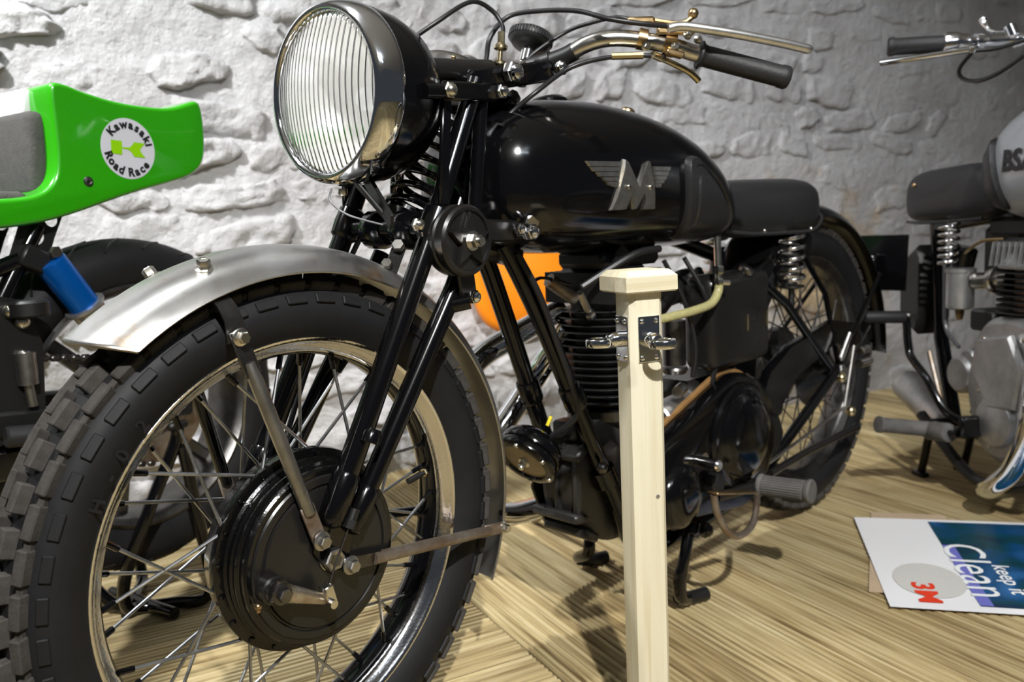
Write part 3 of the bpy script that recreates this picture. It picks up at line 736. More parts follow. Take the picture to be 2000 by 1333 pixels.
# stays
def stay(sg):
    y = sg
    t0 = V((-.0885, .0655 * y, .602)); t1 = V((-.019, .0905 * y, .3600))
    d = t1 - t0
    so = part(F().tube([t0 + d * .12, t0 + d * .2, t0 + d * .86], [.0060, .0082, .0078], 14), 'front_stay', 'bare_steel' if sg < 0 else 'black_enamel')
    part(F().bar(t0 - d * .03, t0 + d * .18, .020, .0035, bev=.0012), 'stay_end', 'dark_steel', so)
    part(F().bar(t0 + d * .82, t1 + d * .02, .0185, .0045, bev=.0012), 'stay_end', 'rusty_steel', so)
    part(F().bolt(t0 + V((0, .003 * y, 0)), (0, y, 0), .0068, .011), 'stay_bolt', 'zinc', so)
    part(F().bolt(t1 + V((0, .003 * y, 0)), (0, y, 0), .0078, .011), 'stay_bolt', 'bare_steel', so)
    # bent strap tucked under the guard
    part(F().sheet([[V((x_ + ox, yy * y, z_)) for ox in (-.011, .011)] for x_, yy, z_ in ((-.090, .062, .596), (-.091, .0625, .618), (-.096, .058, .634), (-.100, .048, .646))], .0025), 'guard_clip', 'dark_steel', so, 60)
    r0 = V((.020, .0905 * y, .3175)); r1 = V((.3235, .0645 * y, .2625)); d = r1 - r0
    ro = part(F().tube([r0 + d * .13, r0 + d * .5, r0 + d * .88], [.0080, .0080, .0074], 14), 'rear_stay', 'rusty_steel' if sg < 0 else 'black_enamel')
    part(F().bar(r0 - d * .03, r0 + d * .17, .0175, .0045, bev=.0012), 'stay_end', 'dark_steel', ro)
    part(F().bar(r0 + d * .85, r1 + d * .02, .0175, .0035, bev=.0012), 'stay_end', 'rusty_steel', ro)
    part(F().bolt(r0 + V((0, .003 * y, 0)), (0, y, 0), .0080, .011), 'stay_bolt', 'bare_steel', ro)
    part(F().bolt(r1 + V((0, .002 * y, 0)), (0, y, 0), .0060, .010), 'stay_bolt', 'zinc', ro)
    part(F().hexnut(V((.3405, .045 * y, .275)), (1, 0, -.2), .0055, .010), 'guard_nut', 'zinc', ro)
two(stay)

# ---- headlamp
LC = V((.094, 0, .8705)); LD = V((-1, 0, .02)).normalized()        # lens centre, pointing forward
lamp = part(F().lathe([(.1045, -.012), (.1085, -.014), (.1090, -.040), (.1055, -.066), (.0960, -.095), (.0780, -.120), (.0520, -.138), (.0250, -.147), (.0001, -.149)], LC, LD, 64, cap=False), 'headlamp_shell', 'black_enamel', ang=60)
part(F().lathe([(.0945, .002), (.0955, .0075), (.0985, .0100), (.1030, .0085), (.1075, .0010), (.1105, -.0100), (.1110, -.0200), (.1100, -.0275), (.1085, -.0290), (.1060, -.0275), (.0960, -.004)], LC, LD, 96, closed=True), 'headlamp_rim', 'chrome', lamp, 60)
part(F().lathe([(.0945, -.006), (.0920, -.020), (.0830, -.046), (.0640, -.072), (.0400, -.088), (.0160, -.095), (.0001, -.096)], LC, LD, 64, cap=False), 'reflector', 'reflector', lamp, 80)
part(F().ball(LC + LD * -.062, .0155, 20, 12).cyl(LC + LD * -.096, LC + LD * -.07, .009, 14), 'lamp_bulb', 'white_plastic', lamp)
# fluted lens: vertical ribs, finer towards the far side
ey = V((0, 1, 0)); ez = LD.cross(ey).normalized()
RL = .0955; PER = .0088; cols = []; k = -int(RL / PER * 10)
while k * PER / 10 <= RL:
    if abs(k * PER / 10) < RL * .9995: cols.append(k * PER / 10)
    k += 1
nzr = 40; vs = []; fs = []
for y_ in cols:
    zl = sqrt(RL * RL - y_ * y_)
    for i in range(nzr + 1):
        z_ = -zl + 2 * zl * i / nzr
        rr = sqrt(y_ * y_ + z_ * z_)
        rib = .0017 * abs(sin(pi * y_ / PER)) * min(1.0, max(0.0, (RL - rr) / .004))
        vs.append(LC + LD * (.020 * (1 - (rr / RL) ** 2) + rib + .002) + ey * y_ + ez * z_)
for c in range(len(cols) - 1):
    for i in range(nzr):
        q0 = c * (nzr + 1) + i; fs.append((q0, q0 + 1, q0 + nzr + 2, q0 + nzr + 1))     # the flutes are on the inner face of the glass
lens = MB(ST).add(vs, fs).build('headlamp_glass', 'lamp_glass', lamp, 45, fix=False)
# brackets
def lampbr(sg):
    y = sg
    part(F().tube([(.150, .1085 * y, .868), (.196, .1075 * y, .871)], .0095, 12).bar((.185, .104 * y, .8715), (.300, .090 * y, .880), .024, .008, bev=.003), 'headlamp_bracket', 'black_enamel', lamp)
    part(F().hexnut((.188, .110 * y, .8715), (0, y, 0), .0105, .008, True), 'bracket_bolt', 'zinc', lamp)
    part(F().bar((.196, .100 * y, .868), (.190, .094 * y, .725), .016, .007, bev=.002), 'bracket_leg', 'black_enamel', lamp)
two(lampbr)
part(F().bar((.105, -.030, .765), (.135, -.060, .712), .017, .004, side=(.8, -.5, 0), bev=.001).bar((.140, -.005, .775), (.118, -.080, .715), .022, .005, side=(.8, -.5, 0), bev=.001), 'lamp_tie_strap', 'black_satin', lamp)
part(F().lathe([(.006, 0), (.006, .006), (.0042, .009)], (.100, -.012, .757), (0, 0, -1), 12), 'rim_screw', 'zinc', lamp)
part(F().tube(spline([(.085, -.01, .757), (.080, -.012, .742), (.092, -.03, .725), (.125, -.055, .712)], 6), .0013, 6), 'earth_wire', 'clear_cable', lamp)
# instrument housing and speedometer top behind the lamp
hous = part(F().tube([(.215, -.045, .905), (.325, -.055, .913)], .0155, 16), 'switch_housing', 'black_paint_worn')
part(F().ball((.262, -.050, .925), .0032).cyl((.262, -.050, .912), (.262, -.050, .924), .0022, 8), 'switch_knob', 'brass', hous)
spd = part(F().lathe([(.040, -.05), (.046, -.010), (.048, .0), (.044, .006), (.030, .012), (.012, .0150), (.0001, .0155)], (.325, .020, .925), (.35, 0, 1), 36), 'speedometer', 'nickel')
part(F().lathe([(.050, -.022), (.050, -.010), (.046, -.008)], (.325, .020, .925), (.35, 0, 1), 36), 'speedometer_clamp', 'black_enamel', spd)
# top yoke and steering damper knob
yoke = part(F().box((.395, 0, .915), (.13, .10, .020), Matrix.Rotation(radians(-10), 3, 'Y'), bev=.004), 'top_yoke', 'black_paint_worn')
KN = V((.482, 0, .982)); KA = V((sin(radians(22)), 0, cos(radians(22))))
part(F().cyl(KN - KA * .075, KN - KA * .006, .0105, 18), 'damper_rod', 'chrome', yoke)
knob = part(F().lathe([(.010, -.016), (.026, -.013), (.0325, -.006), (.0335, .003), (.0310, .008), (.018, .0105), (.0001, .011)], KN, KA, 48), 'damper_knob', 'black_satin', yoke)
rib = MB().box((0, 0, 0), (.0022, .0020, .011), bev=.0004).data('knob_rib', 'grip_rubber')
ku, kv, ka = frame(KA)
for k in range(44):
    q = 2 * pi * k / 44
    rd = ku * cos(q) + kv * sin(q); tn = ka.cross(rd)
    M = Matrix((rd, tn, ka)).transposed().to_4x4()
    place('knob_rib', rib, ST @ (T(KN + rd * .0338 + ka * .001) @ M), knob)
for px_, py_ in ((.415, -.035), (.415, .035), (.445, -.03)):
    part(F().hexnut((px_, py_, .927), KA, .0085, .009, True), 'yoke_nut', 'zinc', yoke)
# brake cable adjuster in pale brass
adj = part(F().cyl((.338, -.062, .918), (.343, -.062, .958), .0036, 10), 'brake_cable_adjuster', 'pale_brass')
part(F().lathe([(.0085, 0), (.0105, .002), (.0105, .005), (.008, .007)], (.3385, -.062, .920), (.1, 0, 1), 18).lathe([(.0075, 0), (.0095, .0015), (.0095, .005), (.006, .009)], (.3415, -.062, .942), (.1, 0, 1), 18).cyl((.343, -.062, .952), (.344, -.062, .966), .0052, 6), 'adjuster_nut', 'pale_brass', adj)

# ---- handlebar
BAR = [(.440, -.030, .930), (.450, -.060, .937), (.458, -.085, .944), (.466, -.110, .956), (.480, -.135, .9635), (.500, -.160, .9640), (.525, -.190, .9580), (.549, -.216, .9500), (.572, -.236, .9410), (.650, -.318, .9110)]
LFT = [V(p) for p in BAR]; RGT = [V((x, -y, z)) for x, y, z in BAR]
hb = part(F().tube(spline(LFT[::-1] + RGT, 5), .0118, 16), 'handlebar', 'nickel', ang=60)
part(F().cyl((.437, -.022, .929), (.452, -.063, .938), .0165, 16), 'bar_clamp', 'black_paint_worn', hb)
tape = part(F().tube(spline([LFT[1], LFT[2], V((.462, -.098, .950))], 4), .0132, 14), 'tape_wrap', 'black_satin', hb)
for sg in (1, -1):
    g0 = V((.572, -.236 * sg, .941)); g1 = V((.664, -.332 * sg, .9065)); gd = (g1 - g0).normalized(); gl = (g1 - g0).length
    grip = part(F().lathe([(.0125, 0), (.0195, .001), (.0200, .004), (.0165, .0065), (.0150, .012), (.0153, .018), (.0156, gl - .014), (.0166, gl - .012), (.0168, gl - .003), (.0150, gl), (.0001, gl)], g0, gd, 28), 'handlebar_grip', 'grip_rubber', hb, 40)
# brass lever clamps (left) with two levers
gp = V((.537, -.203, .9545)); gdir = V((.021, -.026, -.008)).normalized()
cl = part(F().lathe([(.0132, -.007), (.0150, -.006), (.0150, .006), (.0132, .007)], gp - gdir * .034, gdir, 22), 'lever_clamp', 'brass')
part(F().bolt(gp - gdir * .034 + V((-.008, -.012, -.012)), (-.6, -.75, -.2), .0045, .007), 'clamp_screw', 'zinc', cl)
part(F().box(gp - gdir * .036 + V((-.004, -.002, .024)), (.040, .016, .010), Rz(radians(-52)).to_3x3(), bev=.003), 'choke_lever_body', 'brass', cl)
part(F().tube(spline([gp - gdir * .030 + V((0, -.004, .027)), gp + V((-.002, -.006, .028)), gp + V((.012, -.022, .028)), gp + V((.022, -.030, .036))], 5), [.0045] * 6 + [.0038] * 10, 8), 'choke_lever', 'brass', cl)
part(F().ball(gp + V((.023, -.031, .041)), .0078), 'choke_lever_ball', 'brass', cl)
c2 = part(F().lathe([(.0130, -.009), (.0158, -.008), (.0158, .008), (.0130, .009)], gp + gdir * .006, gdir, 22), 'lever_clamp', 'brass')
part(F().bar(gp + V((-.014, .006, .018)), gp + V((.020, -.036, .016)), .016, .012, side=(0, 0, 1), bev=.003).bar(gp + V((-.012, -.008, -.012)), gp + V((.006, -.026, -.018)), .018, .008, side=(0, 0, 1), bev=.002), 'lever_bracket', 'brass', c2)
for q in (V((.010, -.030, .010)), V((.022, -.040, .004)), V((-.004, -.018, -.006))):
    part(F().bolt(gp + q, (-.55, -.8, .1), .0046, .006), 'clamp_screw', 'zinc', c2)
LV = [(.506, -.226, .9690), (.520, -.240, .9720), (.548, -.268, .9670), (.585, -.300, .9600), (.640, -.342, .9490), (.668, -.362, .9425)]
lv = F(); P = spline(LV, 5); rings = []
for i, p in enumerate(P):
    d = (P[min(i + 1, len(P) - 1)] - P[max(i - 1, 0)]).normalized(); s_ = d.cross(V((0, 0, 1))).normalized(); n_ = s_.cross(d)
    f_ = i / (len(P) - 1); ww = (.0085 if f_ < .15 else .0072 + .0022 * f_) * (0.75 if i == len(P) - 1 else 1); hh = .0066 * (0.75 if i == len(P) - 1 else 1)
    rings.append([p + s_ * ww * cos(2 * pi * k / 12) + n_ * hh * sin(2 * pi * k / 12) for k in range(12)])
part(lv.loft(rings), 'clutch_lever', 'bright_steel', ang=60)
LV2 = [(.512, -.198, .9385), (.530, -.201, .9350), (.552, -.206, .9300), (.580, -.214, .9215), (.594, -.219, .9140), (.601, -.222, .9080)]
part(F().tube(spline(LV2, 5), [.0055] * 6 + [.0044] * 12 + [.0050] * 8, 10), 'valve_lifter_lever', 'pale_brass', ang=60)
# right side lever
part(F().tube(spline([(x, -y, z) for x, y, z in LV], 5), .006, 10), 'brake_lever', 'nickel', ang=60)
# ---- control cables
CAB = .0032
def cable(name, pts, r_=CAB, m_='cable_black'): return part(F().tube(spline(pts, 8), r_, 8), name, m_, ang=60)
cable('front_brake_cable', [(.190, .030, .890), (.218, .010, .935), (.262, -.025, .975), (.315, -.034, 1.005), (.350, -.040, .998), (.358, -.052, .976), (.3435, -.062, .955)])
cable('clutch_cable', [(.352, -.015, .895), (.361, -.018, .940), (.366, -.022, .968), (.396, -.030, .998), (.418, -.070, 1.003), (.440, -.120, .9985), (.450, -.165, .983), (.478, -.200, .9755), (.512, -.222, .9735)], .0036)
cable('choke_cable', [(.425, -.025, .925), (.438, -.040, .950), (.478, -.070, .982), (.486, -.110, .9905), (.497, -.148, .994), (.510, -.168, .988)], .0030)
cable('valve_lifter_cable', [(.532, -.206, .9365), (.508, -.188, .938), (.486, -.160, .938), (.466, -.125, .934), (.440, -.098, .921), (.388, -.088, .889), (.365, -.062, .862), (.335, -.045, .828), (.335, -.03, .76), (.38, -.03, .70)], .0034)
part(F().cyl((.480, -.150, .9385), (.506, -.186, .9383), .0052, 8), 'cable_ferrule', 'pale_brass', cl)
cable('speedometer_cable', [(.200, .075, .700), (.160, .09, .62), (.100, .095, .50), (.03, .085, .36)], .004)

# ---- frame
B = MB
part(B().cyl((.288, 0, .682), (.398, 0, .889), .0265, 24).lathe([(.030, 0), (.034, .004), (.034, .016), (.028, .020)], (.288, 0, .682), (.47, 0, .88), 24), 'steering_head', 'black_enamel')
part(B().bar((.300, 0, .700), (.430, 0, .668), .060, .050, bev=.010), 'head_lug', 'black_paint_worn')
def downtube(sg):
    part(B().tube(spline([(.375, .026 * sg, .675), (.400, .031 * sg, .630), (.445, .040 * sg, .535), (.510, .050 * sg, .385), (.580, .060 * sg, .225), (.605, .064 * sg, .165), (.650, .066 * sg, .135), (.730, .068 * sg, .130), (.98, .080 * sg, .155)], 5), .0150, 14), 'frame_tube', 'black_enamel', ang=60)
    part(B().tube([(.98, .080 * sg, .155), (1.334, .100 * sg, .350)], .0110, 10), 'chain_stay', 'black_enamel')
    part(B().tube([(1.02, .060 * sg, .590), (1.120, .085 * sg, .515), (1.300, .095 * sg, .357)], .0095, 10), 'seat_stay', 'black_enamel')
    part(B().lathe([(.018, -.02), (.0195, -.016), (.0195, .016), (.018, .02)], (.492, .0478 * sg, .428), (.16, .024 * sg, -.37), 16), 'tube_lug', 'black_enamel')
two(downtube)
part(B().tube([(.40, 0, .80), (.70, 0, .70), (1.00, 0, .62)], .014, 10), 'top_tube', 'black_enamel')
part(B().tube([(1.00, 0, .63), (.96, 0, .17)], .015, 12), 'seat_tube', 'black_enamel')
# brackets and clips on the down tubes
part(B().cyl((.5445, -.056, .300), (.556, -.058, .272), .022, 14), 'engine_bolt_lug', 'black_enamel')
part(B().hexnut((.522, -.075, .310), (-.5, -.8, 0), .010, .009, True), 'lug_nut', 'dark_steel')

# ---- petrol tank
TS = [(.300, .790, .745, .030), (.306, .812, .722, .062), (.320, .838, .696, .092), (.345, .860, .676, .114), (.390, .877, .662, .129), (.460, .888, .655, .137), (.550, .891, .652, .140), (.640, .884, .651, .138), (.720, .870, .650, .133), (.790, .849, .650, .125), (.850, .820, .651, .115), (.895, .787, .654, .102), (.925, .752, .660, .085), (.942, .720, .672, .062), (.948, .700, .685, .035)]
NT = 2.5
def tank_at(x):
    for a, b_ in zip(TS, TS[1:]):
        if a[0] <= x <= b_[0]:
            f_ = (x - a[0]) / (b_[0] - a[0]); return [a[i] + (b_[i] - a[i]) * f_ for i in range(4)]
    return list(TS[0] if x < TS[0][0] else TS[-1])
def tank_y(x, z):
    _, zt, zb, w_ = tank_at(x); zc = (zt + zb) / 2 - .01; h_ = (zt - zc) if z > zc else (zc - zb)
    return -w_ * max(0.0, 1 - min(1, abs((z - zc) / h_)) ** NT) ** (1 / NT)
rings = []
SX = [p[0] for p in TS]; fine = []
for a, b_ in zip(SX, SX[1:]): fine += [a, (a + b_) / 2]
fine.append(SX[-1])
for x in fine:
    _, zt, zb, w_ = tank_at(x); zc = (zt + zb) / 2 - .01; ring_ = []
    for k in range(48):
        q = 2 * pi * k / 48; c_, s_ = cos(q), sin(q)
        h_ = (zt - zc) if s_ > 0 else (zc - zb)
        ring_.append(V((x, w_ * math.copysign(abs(c_) ** (2 / NT), c_), zc + h_ * math.copysign(abs(s_) ** (2 / NT), s_))))
    rings.append(ring_)
tank = part(B().loft(rings), 'petrol_tank', 'black_enamel', ang=180)
md = tank.modifiers.new('smooth', 'SUBSURF'); md.levels = 1; md.render_levels = 1
part(B().lathe([(.030, -.006), (.036, .0), (.036, .010), (.030, .016), (.012, .019), (.0001, .0195)], (.560, .045, .886), (0, .2, 1), 28), 'filler_cap', 'black_enamel', tank)
part(B().lathe([(.012, 0), (.014, .003), (.013, .008), (.008, .012), (.0001, .013)], (.700, -.010, .879), (.2, -.1, 1), 20), 'tank_top_bolt', 'brass', tank)
part(B().lathe([(.022, -.004), (.027, .0), (.024, .008), (.0001, .010)], (.690, .075, .862), (.1, .5, 1), 20), 'tank_cap', 'black_enamel', tank)
part(B().tube(spline([(.385, -.055, .879), (.415, -.020, .892), (.450, .02, .893), (.480, .05, .884)], 5), .007, 8), 'tank_top_hose', 'black_satin', tank)
# winged M badge
def badge(name, poly, thk, m_, parent, base=0.0):
    ex = lambda p: (.439 + (p[0] - 1145) * .00125, .786 - (p[1] - 315) * .000726)
    pts = [ex(p) for p in poly]
    lo = [V((x, tank_y(x, z) + .001 - base, z)) for x, z in pts]
    cx = sum(p[0] for p in pts) / len(pts); cz = sum(p[1] for p in pts) / len(pts)
    hi = [V((cx + (x - cx) * .955, tank_y(x, z) - thk - base, cz + (z - cz) * .955)) for x, z in pts]
    return B().loft([lo, hi]).build(name, m_, parent, 25)
Mp = [(1186, 411), (1192, 385), (1205, 330), (1209, 308), (1214, 312), (1234, 366), (1254, 313), (1259, 310), (1263, 335), (1268, 380), (1273, 412), (1247, 412), (1248, 390), (1245, 378), (1233, 411), (1229, 411), (1220, 378), (1216, 392), (1213, 411)]
eM = badge('winged_badge', Mp, .0055, 'badge_metal', tank)
wl = [((1144, 1203), (314, 324)), ((1150, 1202), (325, 334)), ((1159, 1201), (335, 344)), ((1168, 1200), (345, 353)), ((1176, 1199), (354, 362)), ((1183, 1197), (362, 365))]
for (x0, x1), (y0, y1) in wl:
    badge('wing_feather', [(x0, y0), (x1, y0), (x1 - 1.5, y1), (x0 + 5, y1)], .003, 'badge_metal', eM)
wr = [((1268, 1306), (322, 331)), ((1268.5, 1301), (332, 341)), ((1269, 1296), (342, 350)), ((1269.5, 1291), (350.5, 357)), ((1270, 1284), (357.5, 366))]
for (x0, x1), (y0, y1) in wr:
    badge('wing_feather', [(x0, y0), (x1, y0), (x1 - 3, y1), (x0 + .5, y1)], .003, 'badge_metal', eM)
for bx, by in ((1214, 365), (1257, 366)):
    x_, z_ = .439 + (bx - 1145) * .00125, .786 - (by - 315) * .000726
    part(B().lathe([(.0042, 0), (.0036, .0025), (.0001, .0036)], (x_, tank_y(x_, z_) - .0050, z_), (0, -1, 0), 14), 'badge_rivet', 'zinc', eM)
# rubber knee pad
KP = [(.690, .792), (.720, .800), (.765, .784), (.815, .750), (.850, .712), (.866, .680), (.860, .667), (.840, .661), (.780, .660), (.722, .664), (.703, .676), (.692, .705), (.686, .750)]
KP = [(p.x, p.y) for p in spline([(a, b_, 0) for a, b_ in KP], 4, closed=True)]
kcx = sum(p[0] for p in KP) / len(KP); kcz = sum(p[1] for p in KP) / len(KP)
kr = lambda k, h: [V((kcx + (x - kcx) * k, tank_y(kcx + (x - kcx) * k, min(kcz + (z - kcz) * k, tank_at(kcx + (x - kcx) * k)[1] - .01)) - h, kcz + (z - kcz) * k)) for x, z in KP]
pad = part(B().loft([kr(1.0, -.004), kr(1.0, .004), kr(.96, .0115), kr(.84, .0125), kr(.80, .009), kr(.66, .009), kr(.62, .012), kr(.30, .013)]), 'knee_pad', 'leather', tank, ang=30, label='black rubber knee pad on the side of the tank')

# ---- saddle
SS = [(.870, .725, .690, .045), (.885, .752, .668, .068), (.930, .766, .658, .083), (1.010, .770, .655, .098), (1.100, .771, .653, .110), (1.180, .773, .652, .114), (1.228, .768, .652, .108), (1.252, .750, .655, .090), (1.262, .720, .665, .060)]
rings = []
for x, zt, zb, w_ in SS:
    zc = (zt + zb) / 2; h_ = (zt - zb) / 2
    rings.append([V((x, w_ * math.copysign(abs(cos(q)) ** .5, cos(q)), zc + h_ * math.copysign(abs(sin(q)) ** .6, sin(q)))) for q in [2 * pi * k / 36 for k in range(36)]])
saddle = part(B().loft(rings), 'saddle', 'leather', ang=180)
md = saddle.modifiers.new('smooth', 'SUBSURF'); md.levels = 1; md.render_levels = 1
part(B().tube(spline([(.890, -.083, .672), (.960, -.103, .664), (1.06, -.1165, .662), (1.17, -.1195, .664), (1.245, -.100, .690), (1.262, -.06, .705)], 5), .0035, 8), 'saddle_piping', 'dark_leather', saddle)
for x_, z_ in ((.990, .668), (1.155, .666)):
    part(B().ball((x_, -.1205 if x_ > 1.1 else -.108, z_), .0045, 10, 6), 'saddle_rivet', 'nickel', saddle)
def sspring(sg):
    pts = []
    for k in range(5 * 18 + 1):
        a = 2 * pi * k / 18; f_ = k / 90
        pts.append(V((1.136 + .024 * cos(a), .088 * sg + .024 * sin(a), .552 + .105 * f_)))
    so = part(B().tube(pts, .0046, 8), 'saddle_spring', 'chrome_pitted', saddle, 60)
    part(B().cyl((1.136, .088 * sg, .505), (1.136, .088 * sg, .556), .0065, 10).lathe([(.012, 0), (.026, .004), (.026, .008)], (1.136, .088 * sg, .544), (0, 0, 1), 18), 'spring_stud', 'dark_steel', saddle)
two(sspring)

# ---- rear wheel
HB2 = V((1.334, 0, .345))
rt = part(B().lathe(tyre_prof(0.250, 0.3215, 0.0475, 0.030), HB2, (0, 1, 0), 96, closed=True), 'rear_tyre', 'tyre_rubber', ang=60)
I4 = Matrix.Identity(4)
for k in range(48):
    a = 2 * pi * (k + .5) / 48
    for sg in (-1, 1):
        place('tread_block', me_s, wheel_M(a + pi / 48, sg * .0335, .3150, -sg * radians(27), HB2, I4), rt)
    place('tread_block', me_c, wheel_M(a, 0, .3215, 0, HB2, I4), rt)
rim2 = part(B().lathe(half + [(r, -y) for r, y in half[::-1]] + [(0.2420, 0.014), (0.2420, -.014)], HB2, (0, 1, 0), 96, closed=True), 'rear_rim', 'dark_steel', ang=50)
for k in range(40):
    side = k % 2; j = k // 2; sg = 1 if j % 2 else -1
    mk_spoke('spoke', .085 if side else .06, .038 if side else -.038, .2335, .007 if side else -.007, sg * radians(50), rim2, None, HB2, k, 40, .0017, 'dark_steel', False)
part(B().lathe([(.02, -.085), (.05, -.06), (.082, -.045), (.088, -.038), (.060, -.030), (.04, 0), (.060, .030), (.09, .04), (.09, .06), (.02, .07)], HB2, (0, 1, 0), 40), 'rear_hub', 'black_paint_worn')
part(B().cyl(HB2 + V((0, -.115, 0)), HB2 + V((0, .115, 0)), .009, 12).hexnut(HB2 + V((0, -.098, 0)), (0, -1, 0), .015, .012), 'rear_axle', 'bare_steel')
g = guard_grid(HB2, .342, .3740, .0680, radians(-2), radians(178), 60, 12)
rg = part(B().sheet(g, .0016), 'rear_mudguard', 'black_enamel', ang=60)
part(B().tube([r_[0] for r_ in g], .0018, 6), 'rolled_edge', 'black_enamel', rg)
def rstay(sg):
    part(B().tube([(1.185, .073 * sg, .635), (1.290, .088 * sg, .520), (1.345, .095 * sg, .352)], .0060, 8), 'mudguard_stay', 'black_enamel', rg)
    part(B().tube([(1.620, .073 * sg, .540), (1.345, .098 * sg, .350)], .0055, 8), 'mudguard_stay', 'black_enamel', rg)
two(rstay)
npl = part(B().box((1.725, -.010, .560), (.0035, .180, .142), Matrix.Rotation(radians(6), 3, 'Y'), bev=.001), 'number_plate', 'black_enamel')
part(B().box((1.700, -.01, .560), (.05, .06, .05), bev=.006), 'plate_bracket', 'black_enamel', npl)
# chain guard and rods at the rear
cg = [(1.000, .330), (1.040, .385), (1.120, .425), (1.330, .458), (1.440, .440), (1.470, .400), (1.440, .385), (1.330, .405), (1.150, .360), (1.060, .290)]
part(B().prism(cg, (0, -.072, 0), (1, 0, 0), (0, 0, 1), .022, bev=.003), 'chain_guard', 'black_enamel')
part(B().prism([(1.0, .30), (1.06, .33), (1.10, .25), (1.05, .17), (.98, .17)], (0, -.060, 0), (1, 0, 0), (0, 0, 1), .030, bev=.004), 'gearbox_end', 'black_paint_worn')
part(B().tube([(1.02, -.100, .182), (1.18, -.098, .190), (1.44, -.092, .190), (1.450, -.092, .190)], [.0085, .0085, .0085, .011], 10), 'rear_stand_arm', 'black_paint_worn')
part(B().tube([(.98, -.105, .205), (1.330, -.115, .262), (1.385, -.112, .395)], .0035, 8), 'brake_rod', 'bare_steel')
part(B().tube([(1.315, -.112, .375), (1.360, -.112, .425)], .0075, 10).tube([(1.270, -.110, .290), (1.470, -.112, .430)], .0028, 6), 'brake_linkage', 'nickel')
part(B().cyl((1.405, -.115, .350), (1.455, -.118, .352), .0105, 12).cyl((1.415, -.115, .378), (1.450, -.115, .380), .009, 12), 'torque_arm', 'nickel')
part(B().ball((1.375, -.110, .245), .012), 'rod_end', 'pale_brass')
part(B().ball((1.325, -.110, .330), .011), 'rod_end', 'pale_brass')
part(B().lathe([(.016, 0), (.018, .004), (.016, .012), (.0001, .015)], (1.10, -.068, .30), (0, -1, 0), 16), 'chain_adjuster', 'dark_steel')

# ---- engine
def engine_plate(sg):
    pl2 = [(.540, .335), (.565, .345), (.625, .300), (.650, .150), (.610, .140), (.580, .190), (.545, .280)] if sg < 0 else [(.500, .345), (.530, .352), (.600, .300), (.640, .150), (.600, .145), (.520, .190), (.492, .260)]
    part(B().prism(pl2, (0, .056 * sg, 0), (1, 0, 0), (0, 0, 1), .006, bev=.001), 'engine_plate', 'black_paint_worn')
two(engine_plate)
cc = part(B().lathe([(.040, -.046), (.100, -.043), (.112, -.034), (.114, 0), (.112, .034), (.100, .043), (.04, .046)], (.612, 0, .268), (0, 1, 0), 48), 'crankcase', 'black_cast', ang=40)
for zz, xx, tl in ((.330, .510, -30), (.222, .502, 15), (.186, .528, 30)):
    part(B().box((xx, 0, zz), (.034, .100, .016), Matrix.Rotation(radians(tl), 3, 'Y'), bev=.004), 'crankcase_ledge', 'black_cast', cc)
part(B().box((.500, .0, .275), (.016, .008, .095), bev=.003), 'crankcase_rib', 'black_cast', cc)
part(B().box((.502, -.038, .275), (.014, .008, .100), bev=.003), 'crankcase_rib', 'black_cast', cc)
part(B().box((.520, -.012, .365), (.034, .05, .03), bev=.005), 'mounting_block', 'black_satin', cc)
cyl_ = part(B().cyl((.635, 0, .375), (.632, 0, .575), .056, 32), 'cylinder_barrel', 'black_fin')
fin = MB().lathe([(.050, -.0014), (.0790, -.0011), (.0800, 0), (.0790, .0011), (.050, .0014)], (0, 0, 0), (0, 0, 1), 56, cap=False).data('cooling_fin', 'black_fin', 30)
for k in range(14):
    z_ = .400 + k * .0118
    place('cooling_fin', fin, T(.635, 0, z_), cyl_)
part(B().lathe([(.062, 0), (.070, .006), (.070, .022), (.060, .028)], (.635, 0, .362), (0, 0, 1), 40), 'cylinder_base', 'dark_steel', cyl_)
head = part(B().box((.635, 0, .600), (.115, .115, .058), bev=.012), 'cylinder_head', 'black_fin')
hf = MB().box((0, 0, 0), (.0032, .150, .052), bev=.001).data('cooling_fin', 'black_fin')
for k in range(11):
    place('cooling_fin', hf, T(.570 + k * .0130, 0, .593), head)
part(B().box((.640, -.01, .640), (.16, .10, .030), bev=.008).cyl((.60, -.07, .64), (.60, -.03, .64), .02, 14), 'rocker_box', 'black_satin')
part(B().tube([(.545, -.040, .560), (.512, -.052, .592)], .006, 8).hexnut((.548, -.040, .556), (.6, .2, -.6), .009, .012), 'spark_plug', 'nickel')
part(B().cyl((.520, .02, .610), (.570, .01, .575), .012, 12), 'exhaust_port', 'rusty_steel')
part(B().cyl((.80, -.015, .565), (.87, -.020, .575), .026, 20).lathe([(.028, 0), (.034, .006), (.034, .02), (.028, .024)], (.845, -.018, .570), (1, 0, .1), 24), 'air_intake', 'black_satin')
carb = part(B().cyl((.735, -.03, .535), (.79, -.02, .56), .019, 18).cyl((.762, -.055, .440), (.762, -.055, .520), .021, 18), 'carburettor', 'dark_steel')
part(B().lathe([(.022, 0), (.024, .004), (.020, .012)], (.762, -.055, .436), (0, 0, -1), 18), 'float_bowl_cap', 'dark_steel', carb)
part(B().cyl((.700, -.055, .345), (.800, -.055, .352), .034, 28, bev=.004), 'magneto', 'aluminium')
part(B().cyl((.725, -.085, .398), (.748, -.080, .402), .011, 12), 'magneto_terminal', 'nickel')
part(B().box((.88, -.01, .30), (.17, .11, .20), bev=.02), 'gearbox', 'black_paint_worn')

